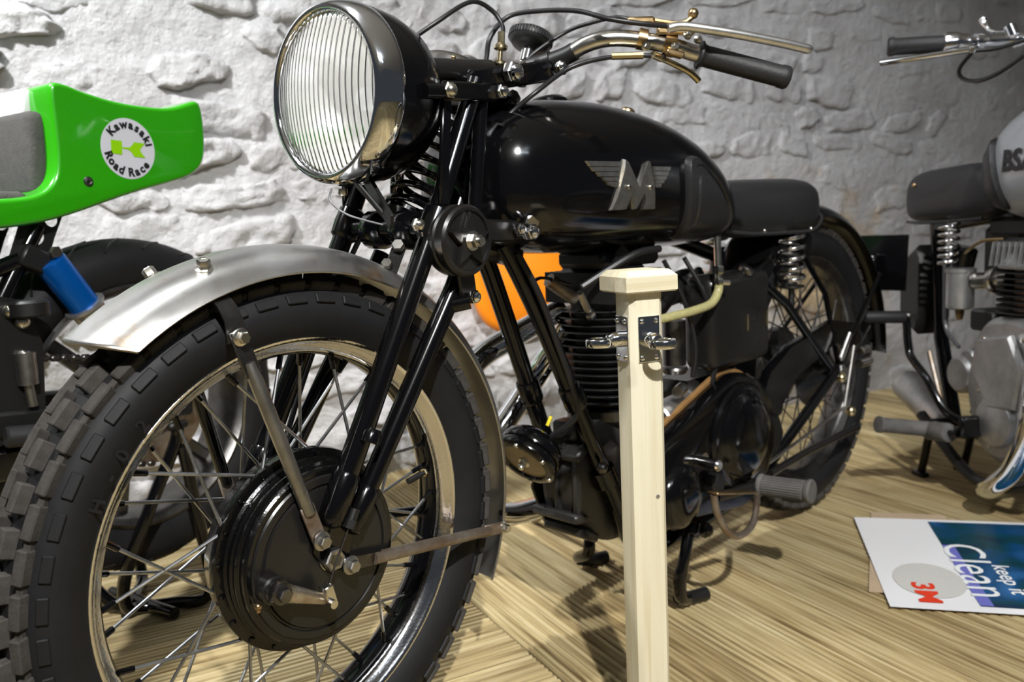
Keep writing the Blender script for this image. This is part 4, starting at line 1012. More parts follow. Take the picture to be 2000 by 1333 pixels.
# ---- oil tank
ot = part(B().box((.915, -.072, .508), (.208, .070, .175), bev=.020, seg=3), 'oil_tank', 'black_paint_worn', ang=50)
part(B().lathe([(.013, 0), (.015, .003), (.015, .010), (.012, .013)], (.940, -.095, .592), (.1, -.5, .8), 18), 'oil_filler_cap', 'dark_steel', ot)
for x_ in (.925, .998):
    part(B().box((x_, -.1080, .500), (.006, .002, .030)), 'pale_strip', 'pale_brass', ot)  # two small pale upright strips on the tank face
# ---- petrol tap and hose
tap = part(B().cyl((.810, -.118, .578), (.810, -.116, .665), .0065, 10), 'petrol_tap', 'zinc')
part(B().hexnut((.810, -.118, .600), (0, 0, 1), .010, .014), 'tap_union', 'zinc', tap)
part(B().hexnut((.810, -.118, .580), (0, 0, 1), .009, .012).cyl((.810, -.118, .585), (.827, -.128, .583), .006, 8), 'hose_clip', 'zinc', tap)
part(B().tube(spline([(.810, -.118, .584), (.807, -.118, .568), (.785, -.118, .550), (.740, -.116, .543), (.690, -.106, .538), (.640, -.088, .532)], 6), .0078, 12), 'petrol_hose', 'hose', tap)
part(B().tube(spline([(.70, -.08, .63), (.735, -.095, .56), (.760, -.10, .48), (.765, -.09, .42)], 6), .0042, 8), 'throttle_cable', 'cable_black')
part(B().tube(spline([(.79, -.06, .63), (.81, -.09, .56), (.835, -.10, .47), (.825, -.09, .39)], 6), .0040, 8), 'air_cable', 'cable_black')
# wires hanging by the down tube
part(B().tube(spline([(.385, -.045, .66), (.410, -.060, .60), (.440, -.062, .53), (.470, -.066, .45), (.485, -.060, .40), (.470, -.02, .365)], 6), .0048, 8), 'wiring_loom', 'cable_black')
part(B().tube(spline([(.52, -.05, .60), (.60, -.09, .645), (.66, -.10, .652)], 6), .006, 8), 'wiring_loom', 'cable_black')
part(B().tube(spline([(.45, .0, .60), (.50, .02, .615), (.55, .0, .60)], 5), .003, 6), 'spark_lead', 'cable_black')

# ---- primary chaincase
def hull(c1, r1, c2, r2, n=40):
    pts = []
    for k in range(n):
        q = 2 * pi * k / n; d = V((cos(q), sin(q)))
        a = V(c1) + d * r1; b_ = V(c2) + d * r2
        pts.append(a if a.dot(d) > b_.dot(d) else b_)
    return [(p.x, p.y) for p in pts]
H1 = hull((.672, .262), .078, (.880, .282), .128, 72)
case = part(B().prism(H1, (0, -.070, 0), (1, 0, 0), (0, 0, 1), .052, bev=.010), 'primary_chaincase', 'black_enamel', ang=50)
H2 = hull((.672, .262), .084, (.880, .282), .1340, 72)
part(B().prism(H2, (0, -.078, 0), (1, 0, 0), (0, 0, 1), .010, bev=.001), 'chaincase_band', 'gasket_tan', case, label='tan band around the chaincase joint')
part(B().lathe([(.100, 0), (.100, .006), (.095, .011), (.086, .012), (.080, .016), (.074, .024), (.055, .031), (.025, .034), (.0001, .0345)], (.868, -.120, .296), (0, -1, 0), 56), 'clutch_dome', 'black_enamel', case, 35)
part(B().lathe([(.058, 0), (.056, .012), (.046, .022), (.026, .028), (.0001, .029)], (.668, -.118, .232), (0, -1, 0), 40), 'crankshaft_dome', 'black_enamel', case, 50)
part(B().cyl((.730, -.118, .280), (.722, -.170, .281), .010, 14, bev=.003).cyl((.738, -.118, .281), (.738, -.13, .281), .013, 14), 'chaincase_plug', 'chrome_pitted', case)
part(B().lathe([(.020, 0), (.020, .02), (.015, .024)], (.768, -.118, .232), (0, -1, 0), 18), 'footrest_spindle', 'black_satin', case)

# ---- footrest, pedal, stand
fr_ = part(B().cyl((.800, -.115, .195), (.885, -.150, .203), .010, 12).cyl((.885, -.120, .203), (.890, -.150, .203), .010, 12), 'footrest_arm', 'black_paint_worn')
pg0 = V((.886, -.150, .203)); pd = V((.10, -1, .03)).normalized()
peg = part(B().lathe([(.014, 0), (.0205, .002), (.0215, .006), (.0180, .009), (.0175, .088), (.0215, .092), (.0225, .098), (.0205, .101), (.0001, .101)], pg0, pd, 32), 'footrest_rubber', 'peg_rubber', fr_, 40)
pr_ = MB().box((0, 0, 0), (.076, .0016, .0022)).data('rubber_rib', 'peg_rubber')
fu, fv, fa = frame(pd)
for k in range(26):
    q = 2 * pi * k / 26; rd = fu * cos(q) + fv * sin(q); tn = fa.cross(rd)
    place('rubber_rib', pr_, T(pg0 + fa * .0485 + rd * .0180) @ Matrix((fa, tn, rd)).transposed().to_4x4(), peg)
part(B().bar((.668, -.188, .252), (.792, -.192, .222), .004, .022, bev=.001), 'brake_pedal_pad', 'brass')
part(B().tube(spline([(.672, -.188, .247), (.680, -.189, .215), (.705, -.190, .178), (.745, -.190, .155), (.800, -.185, .158), (.852, -.165, .182), (.93, -.12, .195)], 6), .0062, 10), 'brake_pedal_arm', 'rusty_steel', ang=60)
def stand(sg):
    f = (.755, -.088, 0) if sg < 0 else (.778, .165, 0)
    yy = -.098 if sg < 0 else .112
    pts = [(.735, yy, .150), (.712, yy - .004 * -sg, .105), (.702, yy, .065), (f[0] - .042, f[1] + .004 * sg, .028), (f[0] - .018, f[1], .0145)]
    so = part(B().tube(spline(pts, 5), [.0105] * 8 + [.0120] * 13, 12), 'centre_stand_leg', 'black_enamel', ang=60)
    part(B().tube(spline([(f[0] - .040, f[1] + .003, .024), (f[0] - .01, f[1], .0135), (f[0] + .028, f[1] - .012, .0125)], 5), .0125, 12), 'stand_foot', 'black_satin', so)
two(stand)
part(B().cyl((.735, -.115, .150), (.735, .115, .150), .013, 14).hexnut((.740, -.122, .153), (0, -1, 0), .014, .012, True), 'stand_spindle', 'black_enamel')
part(B().tube([(.60, .09, .20), (.760, .26, .105), (.882, .432, .006)], .0085, 10), 'prop_stand', 'rusty_steel')
# ---- horn
HC = V((.423, -.004, .333)); HN = V((-.80, -.06, -.60)).normalized()
horn = part(B().lathe([(.020, -.045), (.040, -.040), (.050, -.030), (.0535, -.018), (.0520, -.012), (.0500, -.011), (.0525, -.008), (.0545, -.002), (.0530, .004), (.0470, .007), (.0400, .007), (.0385, .003)], HC, HN, 48), 'horn', 'black_enamel', ang=35)
part(B().lathe([(.0385, .003), (.0300, .0045), (.0001, .0045)], HC, HN, 40, cap=False), 'horn_diaphragm', 'horn_disc', horn)
part(B().lathe([(.0105, .004), (.0100, .006)], HC, HN, 20).hexnut(HC + HN * .006, HN, .0065, .009, True), 'horn_nut', 'zinc', horn)
hu, hv, ha = frame(HN)
for k in range(6):
    q = 2 * pi * k / 6 + .3
    part(B().lathe([(.0042, 0), (.0038, .003), (.0001, .0045)], HC + (hu * cos(q) + hv * sin(q)) * .0475 + HN * .006, HN, 10), 'horn_screw', 'nickel', horn)
part(B().bar(HC - HN * .04, (.505, -.01, .345), .022, .006, bev=.002), 'horn_bracket', 'black_satin', horn)
part(B().cyl(HC - HN * .030 + V((.02, -.01, .030)), HC - HN * .030 + V((.028, -.012, .044)), .0030, 8), 'terminal_sleeve', 'yellow_plastic', horn)
# ---- exhaust
part(B().tube(spline([(.600, .060, .555), (.560, .085, .533), (.500, .10, .510), (.440, .11, .485), (.385, .115, .440), (.365, .118, .360), (.395, .122, .270), (.48, .13, .200), (.62, .135, .180), (.95, .14, .180), (1.3, .14, .20)], 6), .0205, 18), 'exhaust_pipe', 'chrome', ang=60)
part(B().tube(spline([(.590, .040, .520), (.580, .075, .480), (.560, .095, .440), (.520, .105, .395), (.478, .110, .352), (.450, .112, .30)], 6), .0205, 18), 'second_exhaust_pipe', 'chrome', ang=60)

# ================================================================== GREEN RACE MOTORCYCLE (left, only its tail is in view)
gb = thing('green_race_motorcycle', 'race motorcycle with bright green tail cowl and blue shock, rear wheel on a stand', 'motorcycle', (.10, .71, 0), radians(12))
def gpart(mb, name, m_, parent=None, ang=38, label=None): return mb.build(name, m_, parent or gb, ang, label)
def cowl_taper(x): return 0.985 - 0.22 * (x + .12)
def cowl_y(x, z): return -.112 * cowl_taper(x)
OUT = [(-.62, .728), (-.42, .726), (-.25, .731), (-.165, .744), (-.034, .786), (.060, .808), (.104, .822), (.128, .845), (.135, .880), (.136, .925), (.132, .952), (.121, .958), (.104, .952), (.072, .941), (.040, .937), (-.036, .939), (-.100, .951), (-.128, .960), (-.150, .962), (-.158, .952), (-.157, .900), (-.158, .840), (-.166, .806), (-.190, .786), (-.230, .777), (-.40, .772), (-.62, .772)]
for _ in range(2):      # round the outline off
    OUT = [q for i in range(len(OUT)) for p0, p1 in [(OUT[i], OUT[(i + 1) % len(OUT)])] for q in ((p0[0] * .75 + p1[0] * .25, p0[1] * .75 + p1[1] * .25), (p0[0] * .25 + p1[0] * .75, p0[1] * .25 + p1[1] * .75))]
bm = bmesh.new(); fv = [bm.verts.new((x, -.112, z)) for x, z in OUT]; bm.faces.new(fv)
ex = bmesh.ops.extrude_face_region(bm, geom=list(bm.faces)); top_v = [e for e in ex['geom'] if isinstance(e, bmesh.types.BMVert)]
bmesh.ops.translate(bm, verts=top_v, vec=(0, .224, 0))
ed = [e for e in bm.edges if abs(e.verts[0].co.y - e.verts[1].co.y) < 1e-5]
bmesh.ops.bevel(bm, geom=ed, offset=.017, segments=5, affect='EDGES', profile=.5, clamp_overlap=True)
bmesh.ops.recalc_face_normals(bm, faces=bm.faces)
for v__ in bm.verts: v__.co.y *= cowl_taper(v__.co.x)
bm.verts.index_update()
cw_ = MB().add([v__.co.copy() for v__ in bm.verts], [tuple(x.index for x in f.verts) for f in bm.faces]); bm.free()
cowl = gpart(cw_, 'tail_cowl', 'green_paint', ang=55)
gpart(MB().box((-.168, .004, .850), (.034, .168, .138), Matrix.Rotation(radians(3), 3, 'Y'), bev=.014, seg=3), 'seat_pad', 'foam_grey', cowl, 60, label='grey foam back pad of the seat')
gpart(MB().box((-.40, 0, .775), (.40, .19, .03), bev=.012, seg=2), 'seat_pad', 'foam_grey', cowl, 60)
gpart(MB().box((-.160, .022, .934), (.020, .140, .046), Matrix.Rotation(radians(10), 3, 'Y'), bev=.006, seg=2), 'number_board', 'white_plastic', cowl, 60, label='white number board above the pad')
# round decal
SC = V((-.030, 0, .862)); SR = .0515
def on_cowl(dx, dz, off): 
    x, z = SC.x + dx, SC.z + dz
    return V((x, cowl_y(x, z) - off, z))
vs = [on_cowl(0, 0, .0008)]; fs = []
for ri in range(1, 7):
    for k in range(48):
        q = 2 * pi * k / 48; vs.append(on_cowl(SR * ri / 6 * cos(q), SR * ri / 6 * sin(q), .0008 if ri < 6 else .0005))
for k in range(48): fs.append((0, 1 + k, 1 + (k + 1) % 48))
for ri in range(5):
    for k in range(48):
        a = 1 + ri * 48; fs.append((a + k, a + 48 + k, a + 48 + (k + 1) % 48, a + (k + 1) % 48))
decal = gpart(MB().add(vs, fs), 'round_decal', 'sticker_white', cowl, label='round white decal with green K and black lettering')
def arc_text(txt, rad, a_mid, step, size, top):
    mbx = MB()
    wd = {'i': .55, 'l': .5, 'w': 1.3, 'R': 1.15, 'K': 1.15, ' ': .6}
    tot = sum(wd.get(c, 1.0) for c in txt); pos = -tot / 2
    for c in txt:
        wv = wd.get(c, 1.0); mid = pos + wv / 2; pos += wv
        if c == ' ': continue
        vs, fs = text_geo(c, size, .0009)
        a = radians(a_mid) + (-1 if top else 1) * radians(step) * mid
        er = V((cos(a), sin(a))); et = V((sin(a), -cos(a))) if top else V((-sin(a), cos(a))); up_ = er if top else -er
        mbx.add([on_cowl(er.x * rad + et.x * p.x + up_.x * (p.y), er.y * rad + et.y * p.x + up_.y * (p.y), .0016) for p in vs], fs)
    return mbx
TILT = -13
gpart(arc_text('Kawasaki', .0405, 90 + TILT, 17.5, .0195, True), 'decal_lettering', 'ink', decal)
gpart(arc_text('Road Race', .0405, 270 + TILT, 15.5, .0195, False), 'decal_lettering', 'ink', decal)
kb = lambda pts: gpart(MB().add([on_cowl(x, z, .0016) for x, z in pts], [tuple(range(len(pts)))]), 'decal_emblem', 'sticker_green', decal)
def rotp(pts, d):
    c_, s_ = cos(radians(d)), sin(radians(d)); return [(x * c_ - z * s_, x * s_ + z * c_) for x, z in pts]
kb(rotp([(-.033, -.0115), (-.0125, -.0115), (-.0125, .0115), (-.033, .0115)], -4))
kb(rotp([(-.0125, -.0008), (0, -.0020), (.006, -.0065), (.010, -.0125), (.032, -.0125), (.0235, -.0035), (.022, 0), (.0235, .0035), (.032, .0125), (.010, .0125), (.008, .008), (.002, .0025), (-.0125, .0010)], -4))
gpart(MB().lathe([(.0085, 0), (.0075, .002), (.0045, .003), (.003, .0015), (.0001, .0015)], (-.110, cowl_y(-.110, .805) - .0005, .805), (0, -1, 0), 18), 'cowl_screw', 'dark_steel', cowl)
# drilled seat bracket
def plate_with_holes(outline, holes, thk, o, u, v_):
    c = bpy.data.curves.new('plate_source', 'CURVE'); c.dimensions = '2D'; c.fill_mode = 'BOTH'; c.extrude = thk / 2
    def sp_(pts):
        s_ = c.splines.new('POLY'); s_.points.add(len(pts) - 1); s_.use_cyclic_u = True
        for p, q in zip(s_.points, pts): p.co = (q[0], q[1], 0, 1)
    sp_(outline)
    for hx, hz, hr in holes: sp_([(hx + hr * cos(2 * pi * k / 20), hz + hr * sin(2 * pi * k / 20)) for k in range(20)])
    ob = bpy.data.objects.new('plate_source', c); COL.objects.link(ob)
    dg = bpy.context.evaluated_depsgraph_get(); me = ob.evaluated_get(dg).to_mesh()
    o, u, v_ = V(o), V(u), V(v_); w_ = u.cross(v_)
    vs = [o + u * p.co.x + v_ * p.co.y + w_ * p.co.z for p in me.vertices]; fs = [tuple(p.vertices) for p in me.polygons]
    ob.evaluated_get(dg).to_mesh_clear(); bpy.data.objects.remove(ob); bpy.data.curves.remove(c)
    return MB().add(vs, fs)
for yy in (-.080, .080):
    gpart(plate_with_holes([(-.205, .760), (-.140, .760), (-.162, .715), (-.180, .672), (-.228, .660), (-.235, .690)], [(-.163, .7445, .0115), (-.190, .7185, .0135)], .005, (0, yy, 0), (1, 0, 0), (0, 0, 1)), 'seat_bracket', 'black_satin')
    gpart(MB().tube([(-.185, yy * .95, .735), (-.262, yy * .95, .610), (-.33, yy * .95, .50)], .0135, 14), 'subframe_tube', 'black_enamel')
    gpart(MB().tube([(-.60, yy * 1.1, .60), (-.30, yy * 1.0, .655), (-.20, yy, .690)], .013, 12), 'frame_rail', 'black_enamel')
gpart(MB().box((-.205, -.088, .683), (.045, .030, .036), Matrix.Rotation(radians(30), 3, 'Y'), bev=.004), 'shock_mount', 'black_satin')
# shock absorber
S0 = V((-.188, -.092, .690)); S1 = V((-.060, -.092, .492)); dS = (S1 - S0).normalized()
shock = gpart(MB().lathe([(.018, .0), (.0245, .002), (.0255, .006), (.0255, .092), (.022, .095)], S0 + dS * .012, dS, 32), 'shock_body', 'blue_anodised')
gpart(MB().lathe([(.026, .0), (.034, .001), (.034, .006), (.028, .010), (.026, .030), (.022, .036)], S0 + dS * .104, dS, 32), 'shock_collar', 'aluminium', shock)
pts = [S0 + dS * (.135 + .095 * k / 72) + (frame(dS)[0] * cos(2 * pi * k / 18) + frame(dS)[1] * sin(2 * pi * k / 18)) * .021 for k in range(73)]
gpart(MB().tube(pts, .0048, 8), 'shock_spring', 'black_enamel', shock, 60)
gpart(MB().cyl(S0 + dS * .13, S1 + dS * .02, .010, 14), 'shock_rod', 'blue_anodised', shock)
gpart(MB().hexnut(S0 + V((.010, -.012, .002)), (0, -1, 0), .0105, .010), 'shock_bolt', 'zinc', shock)
gpart(MB().lathe([(.012, -.010), (.012, .010), (.008, .010), (.008, -.010)], S1 + dS * .03, (0, 1, 0), 18, closed=True), 'shock_eye', 'black_satin', shock)
# rear wheel
GA = V((-.010, 0, .402))
gt = gpart(MB().lathe([(.222, -.050), (.240, -.062), (.265, -.066), (.283, -.060), (.299, -.042), (.307, -.020), (.309, 0), (.307, .020), (.299, .042), (.283, .060), (.265, .066), (.240, .062), (.222, .050), (.215, .046), (.215, -.046)], GA, (0, 1, 0), 96, closed=True), 'rear_tyre', 'tyre_rubber', ang=60)
for k in range(24):
    a = 2 * pi * k / 24
    for sg in (-1, 1):
        pts = []
        for i in range(5):
            aa = a + i * .045 + (0 if sg < 0 else .13); yy = sg * (.018 + i * .0095); rr = (.3075, .3045, .3010, .2955, .2885)[i]
            pts.append(GA + V((cos(aa) * rr, yy, sin(aa) * rr)))
        gpart(MB().tube(pts, .0022, 5), 'tread_groove', 'black_satin', gt)
gr = gpart(MB().lathe([(.222, -.052), (.226, -.056), (.220, -.058), (.212, -.050), (.206, -.040), (.204, 0), (.206, .040), (.212, .050), (.220, .058), (.226, .056), (.222, .052), (.214, .045), (.214, -.045)], GA, (0, 1, 0), 80, closed=True), 'rear_rim', 'dark_steel', ang=40)
for k in range(6):
    a = 2 * pi * k / 6 + .2
    gpart(MB().bar(GA + V((cos(a) * .045, 0, sin(a) * .045)), GA + V((cos(a + .1) * .209, 0, sin(a + .1) * .209)), .026, .024, bev=.005), 'wheel_spoke', 'dark_steel', gr)
gpart(MB().lathe([(.03, -.07), (.055, -.06), (.055, .06), (.03, .07)], GA, (0, 1, 0), 32), 'rear_hub', 'dark_steel', gr)
gpart(MB().lathe([(.100, -.080), (.104, -.078), (.104, -.074), (.100, -.072), (.055, -.072), (.055, -.080)], GA, (0, 1, 0), 48, closed=True), 'rear_sprocket', 'rusty_steel')
gpart(MB().cyl(GA + V((0, -.125, 0)), GA + V((0, .125, 0)), .010, 14).hexnut(GA + V((0, -.125, 0)), (0, -1, 0), .016, .012), 'rear_axle', 'zinc')
for sg in (-1, 1):
    gpart(MB().bar((-.52, .105 * sg, .455), (.045, .105 * sg, .400), .042, .026, bev=.006), 'swingarm', 'black_satin')
# chain: upper and lower run of links
lk = MB().box((0, 0, 0), (.016, .010, .011), bev=.003).data('chain_link', 'dark_steel')
for (p0, p1) in (((-.50, -.078, .560), (-.06, -.078, .503)), ((-.50, -.078, .395), (-.03, -.078, .300))):
    p0, p1 = V(p0), V(p1); n = 26
    for k in range(n):
        p = p0 + (p1 - p0) * (k / (n - 1)); place('chain_link', lk, T(p) @ Matrix.Rotation(-atan2((p1 - p0).z, (p1 - p0).x), 4, 'Y'), gb)
# rear-set plate, reservoir, footpeg
gpart(MB().prism([(-.31, .64), (-.235, .62), (-.215, .55), (-.225, .42), (-.30, .40), (-.33, .50)], (0, -.100, 0), (1, 0, 0), (0, 0, 1), .010, bev=.002), 'rearset_plate', 'black_satin')
gpart(MB().lathe([(.026, 0), (.030, .003), (.030, .022), (.026, .026), (.0001, .027)], (-.238, -.125, .595), (0, 0, 1), 28), 'fluid_reservoir', 'black_satin')
for x_, z_ in ((-.262, .607), (-.246, .588), (-.249, .535)):
    gpart(MB().ball((x_, -.115, z_), .0115, 14, 8), 'rearset_bolt', 'zinc')
gpart(MB().cyl((-.250, -.118, .49), (-.247, -.118, .455), .0075, 12).cyl((-.250, -.118, .54), (-.250, -.118, .49), .0155, 14), 'master_cylinder', 'bare_steel')
gpart(MB().cyl((-.300, -.13, .418), (-.215, -.15, .408), .017, 16, bev=.003), 'footpeg', 'grip_rubber')
gpart(MB().bar((-.33, -.09, .37), (-.14, -.11, .36), .05, .02, bev=.006), 'lower_frame', 'black_enamel')
gpart(MB().tube([(-.165, -.118, .500), (-.040, -.122, .415)], .011, 10), 'chain_guard_rod', 'black_enamel')
# ---- paddock stand carrying the green bike
ps = thing('paddock_stand', 'black tubular paddock stand holding up the green motorcycle rear wheel', 'stand', (.10, .71, 0), radians(12))
def pstand(sg):
    y = .130 * sg
    pts = [(-.005, y, .364), (-.012, y * .95, .330), (-.070, y * .80, .210), (-.100, y * .52, .100), (-.078, y * .22, .030), (-.045, y * .14, .0145), (0.0, y * .45, .0135), (.036, y * .76, .0150), (.043, y * .90, .060), (.022, y * .96, .190), (.002, y, .330)]
    so = MB().tube(spline(pts, 6), .0115, 12).build('stand_loop', 'black_enamel', ps, 60)
two(pstand)
MB().cyl((-.03, -.10, .0135), (-.03, .10, .0135), .012, 12).build('cross_bar', 'black_enamel', ps)
for sg in (-1, 1): MB().box((-.004, .130 * sg, .370), (.040, .016, .014), bev=.004).build('axle_cup', 'black_satin', ps)

# ================================================================== SILVER MOTORCYCLE (right, facing the camera side)
sb = thing('silver_motorcycle', 'old motorcycle with silver tank, short black saddle and swept chrome exhaust at right', 'motorcycle', (1.71, -.30, 0), radians(53))
def spart(mb, name, m_, parent=None, ang=38, label=None): return mb.build(name, m_, parent or sb, ang, label)
TB = [(-.085, .800, .720, .050), (-.095, .842, .690, .085), (-.115, .870, .670, .108), (-.150, .895, .660, .121), (-.200, .912, .658, .127), (-.280, .925, .660, .130), (-.360, .925, .668, .126), (-.440, .910, .690, .112), (-.500, .880, .720, .085), (-.525, .840, .760, .045)]
def tb_at(x):
    for a, b_ in zip(TB, TB[1:]):
        if b_[0] <= x <= a[0]:
            f_ = (x - a[0]) / (b_[0] - a[0]); return [a[i] + (b_[i] - a[i]) * f_ for i in range(4)]
    return list(TB[0])
def tb_y(x, z):
    _, zt, zb, w_ = tb_at(x); zc = (zt + zb) / 2; h_ = (zt - zb) / 2
    return w_ * max(0, 1 - min(1, abs((z - zc) / h_)) ** 2.4) ** (1 / 2.4)
rings = []
for x, zt, zb, w_ in TB:
    zc = (zt + zb) / 2; h_ = (zt - zb) / 2
    rings.append([V((x, w_ * math.copysign(abs(cos(q)) ** (2 / 2.4), cos(q)), zc + h_ * math.copysign(abs(sin(q)) ** (2 / 2.4), sin(q)))) for q in [2 * pi * k / 44 for k in range(44)]])
stank = spart(MB().loft(rings), 'petrol_tank', 'silver_paint', ang=180)
md = stank.modifiers.new('smooth', 'SUBSURF'); md.levels = 1; md.render_levels = 1
vs, fs = text_geo('BSA', 0.060, .0022, .10)
spart(MB().add([V((-.232 - p.x, tb_y(-.232 - p.x, .783 + p.y) + .002, .783 + p.y)) for p in vs], fs), 'tank_lettering', 'ink', stank)
mat('tank_line', (0.25, 0.26, 0.28), 0.35)
kp2 = [(-.100, .820), (-.118, .838), (-.140, .832), (-.158, .790), (-.172, .720), (-.168, .690), (-.140, .684), (-.108, .700), (-.098, .760)]
kp2 = [(p.x, p.y) for p in spline([(a, b_, 0) for a, b_ in kp2], 4, closed=True)]
kx = sum(p[0] for p in kp2) / len(kp2); kz = sum(p[1] for p in kp2) / len(kp2)
k2 = lambda k, h: [V((kx + (x - kx) * k, max(.055, tb_y(kx + (x - kx) * k, kz + (z - kz) * k)) + h, kz + (z - kz) * k)) for x, z in kp2]
spart(MB().loft([k2(1, -.01), k2(1, .004), k2(.93, .012), k2(.6, .014), k2(.2, .014)]), 'knee_pad', 'leather', stank, 40)
# saddle
rings = []
for x, zt, zb, w_ in ((-.070, .770, .690, .050), (-.060, .785, .672, .070), (-.010, .797, .664, .085), (.060, .793, .662, .098), (.120, .790, .660, .105), (.170, .788, .660, .105), (.198, .775, .660, .098), (.208, .750, .663, .088)):
    zc = (zt + zb) / 2; h_ = (zt - zb) / 2
    rings.append([V((x, w_ * math.copysign(abs(cos(q)) ** .45, cos(q)), zc + h_ * math.copysign(abs(sin(q)) ** .55, sin(q)))) for q in [2 * pi * k / 36 for k in range(36)]])
ssad = spart(MB().loft(rings), 'saddle', 'dark_leather', ang=180)
md = ssad.modifiers.new('smooth', 'SUBSURF'); md.levels = 1; md.render_levels = 1
spart(MB().ball((.150, .1055, .752), .006, 10, 6), 'saddle_rivet', 'brass', ssad)
spart(MB().tube(spline([(-.06, .075, .667), (.02, .100, .662), (.12, .108, .660), (.185, .100, .662)], 5), .004, 8), 'saddle_piping', 'leather', ssad)
for sg in (-1, 1):
    pts = [V((.045 + .021 * cos(2 * pi * k / 16), .082 * sg + .021 * sin(2 * pi * k / 16), .560 + .100 * k / 96)) for k in range(97)]
    spart(MB().tube(pts, .0042, 8), 'saddle_spring', 'chrome_pitted', ssad, 60)
# frame and dark boxes behind
spart(MB().tube([(.212, 0, .66), (.185, 0, .36), (.12, 0, .14)], .018, 14), 'seat_tube', 'black_enamel')
spart(MB().tube([(-.56, 0, .82), (-.1, 0, .68), (.21, 0, .645)], .016, 12), 'top_tube', 'black_enamel')
spart(MB().prism([(.235, .600), (.270, .575), (.302, .530), (.302, .420), (.285, .395), (.235, .365), (.215, .40), (.215, .58)], (0, .045, 0), (1, 0, 0), (0, 0, 1), .09, bev=.012), 'oil_tank', 'black_satin', ang=50)
spart(MB().tube([(.25, .06, .42), (.225, .065, .37), (.205, .07, .33)], .006, 8), 'oil_pipe', 'clear_cable')
def sframe(sg):
    y = .075 * sg
    spart(MB().tube(spline([(-.575, .018 * sg, .76), (-.50, .04 * sg, .55), (-.36, y, .25), (-.24, y, .10), (-.10, y, .062), (-.03, y, .068), (.07, y, .122), (.15, y, .17)], 6), .0135, 14), 'cradle_tube', 'black_paint_worn', ang=60)
two(sframe)
# engine
cs = [(-.080, .425), (-.150, .455), (-.235, .445), (-.275, .380), (-.270, .250), (-.235, .165), (-.160, .125), (-.095, .140), (-.060, .200), (-.040, .280), (-.052, .350)]
cs = [(p.x, p.y) for p in spline([(a, b_, 0) for a, b_ in cs], 4, closed=True)]
scase = spart(MB().prism(cs, (0, .092, 0), (1, 0, 0), (0, 0, 1), .18, bev=.016), 'crankcase', 'aluminium', ang=40)
spart(MB().lathe([(.060, 0), (.060, .006), (.054, .014), (.030, .020), (.0001, .022)], (-.150, .090, .220), (0, 1, 0), 36), 'timing_cover', 'aluminium', scase)
spart(MB().prism([(-.10, .40), (-.20, .42), (-.24, .35), (-.22, .26), (-.14, .25), (-.09, .32)], (0, .112, 0), (1, 0, 0), (0, 0, 1), .02, bev=.006), 'magneto_cover', 'aluminium', scase)
for x_, z_ in ((-.10, .40), (-.22, .41), (-.25, .30), (-.09, .28), (-.13, .16), (-.21, .18)):
    spart(MB().lathe([(.005, 0), (.0045, .003), (.0001, .004)], (x_, .093, z_), (0, 1, 0), 10), 'case_screw', 'zinc', scase)
spart(MB().cyl((.0, -.06, .300), (.0, .085, .300), .045, 28, bev=.008).cyl((-.02, .0, .335), (-.02, .075, .335), .03, 20, bev=.006), 'gearbox', 'aluminium', scase)
sbar = spart(MB().cyl((-.165, 0, .44), (-.165, 0, .56), .058, 28), 'cylinder_barrel', 'rusty_steel')
fin2 = MB().lathe([(.05, -.0016), (.092, -.0014), (.0935, 0), (.092, .0014), (.05, .0016)], (0, 0, 0), (0, 0, 1), 48, cap=False).data('cooling_fin', 'black_fin', 30)
for k in range(8): place('cooling_fin', fin2, T(-.165, 0, .462 + k * .0125), sbar)
shead = spart(MB().lathe([(.090, 0), (.092, .003), (.092, .008), (.070, .012), (.060, .03)], (-.165, 0, .558), (0, 0, 1), 40), 'cylinder_head', 'aluminium')
fin3 = MB().prism([(-.080, 0), (.080, 0), (.072, .052), (.04, .060), (-.04, .060), (-.072, .052)], (0, 0, 0), (0, 1, 0), (0, 0, 1), .0036).data('cooling_fin', 'aluminium')
for k in range(9): place('cooling_fin', fin3, T(-.095 - k * .0175, 0, .562), shead)
spart(MB().cyl((-.165, .01, .60), (-.168, .015, .67), .010, 14).lathe([(.014, 0), (.014, .012)], (-.165, .01, .615), (0, 0, 1), 6), 'spark_plug', 'white_plastic')
spart(MB().box((-.10, -.03, .645), (.20, .10, .05), bev=.012), 'ignition_coil_box', 'black_satin')
spart(MB().box((.030, -.075, .575), (.13, .07, .14), bev=.012), 'battery_box', 'black_satin')
spart(MB().box((-.045, .015, .432), (.085, .09, .05), bev=.006), 'dynamo_cover', 'black_satin')
# carburettor
scarb = spart(MB().lathe([(.022, 0), (.030, .004), (.031, .012), (.031, .088), (.034, .090), (.034, .098), (.028, .102)], (.045, .050, .450), (0, 0, 1), 32), 'carburettor_bowl', 'aluminium')
spart(MB().lathe([(.0001, -.016), (.007, -.015), (.009, -.008), (.011, 0), (.011, .010)], (.045, .050, .440), (0, 0, 1), 6), 'bowl_nut', 'brass', scarb)
spart(MB().cyl((.045, .05, .552), (.035, .045, .600), .028, 22, bev=.006), 'carburettor_top', 'black_enamel', scarb)
spart(MB().cyl((-.085, .02, .53), (.01, .035, .52), .020, 18).lathe([(.030, 0), (.034, .004), (.034, .012)], (-.06, .025, .527), (1, 0, 0), 20), 'inlet_manifold', 'nickel', scarb)
spart(MB().tube(spline([(-.10, .05, .62), (-.04, .06, .615), (.02, .06, .585)], 5), .004, 8), 'fuel_pipe', 'brass')
spart(MB().tube(spline([(.09, .06, .58), (.088, .06, .48), (.080, .06, .40), (.03, .06, .36)], 5), .005, 8), 'breather_pipe', 'clear_cable')
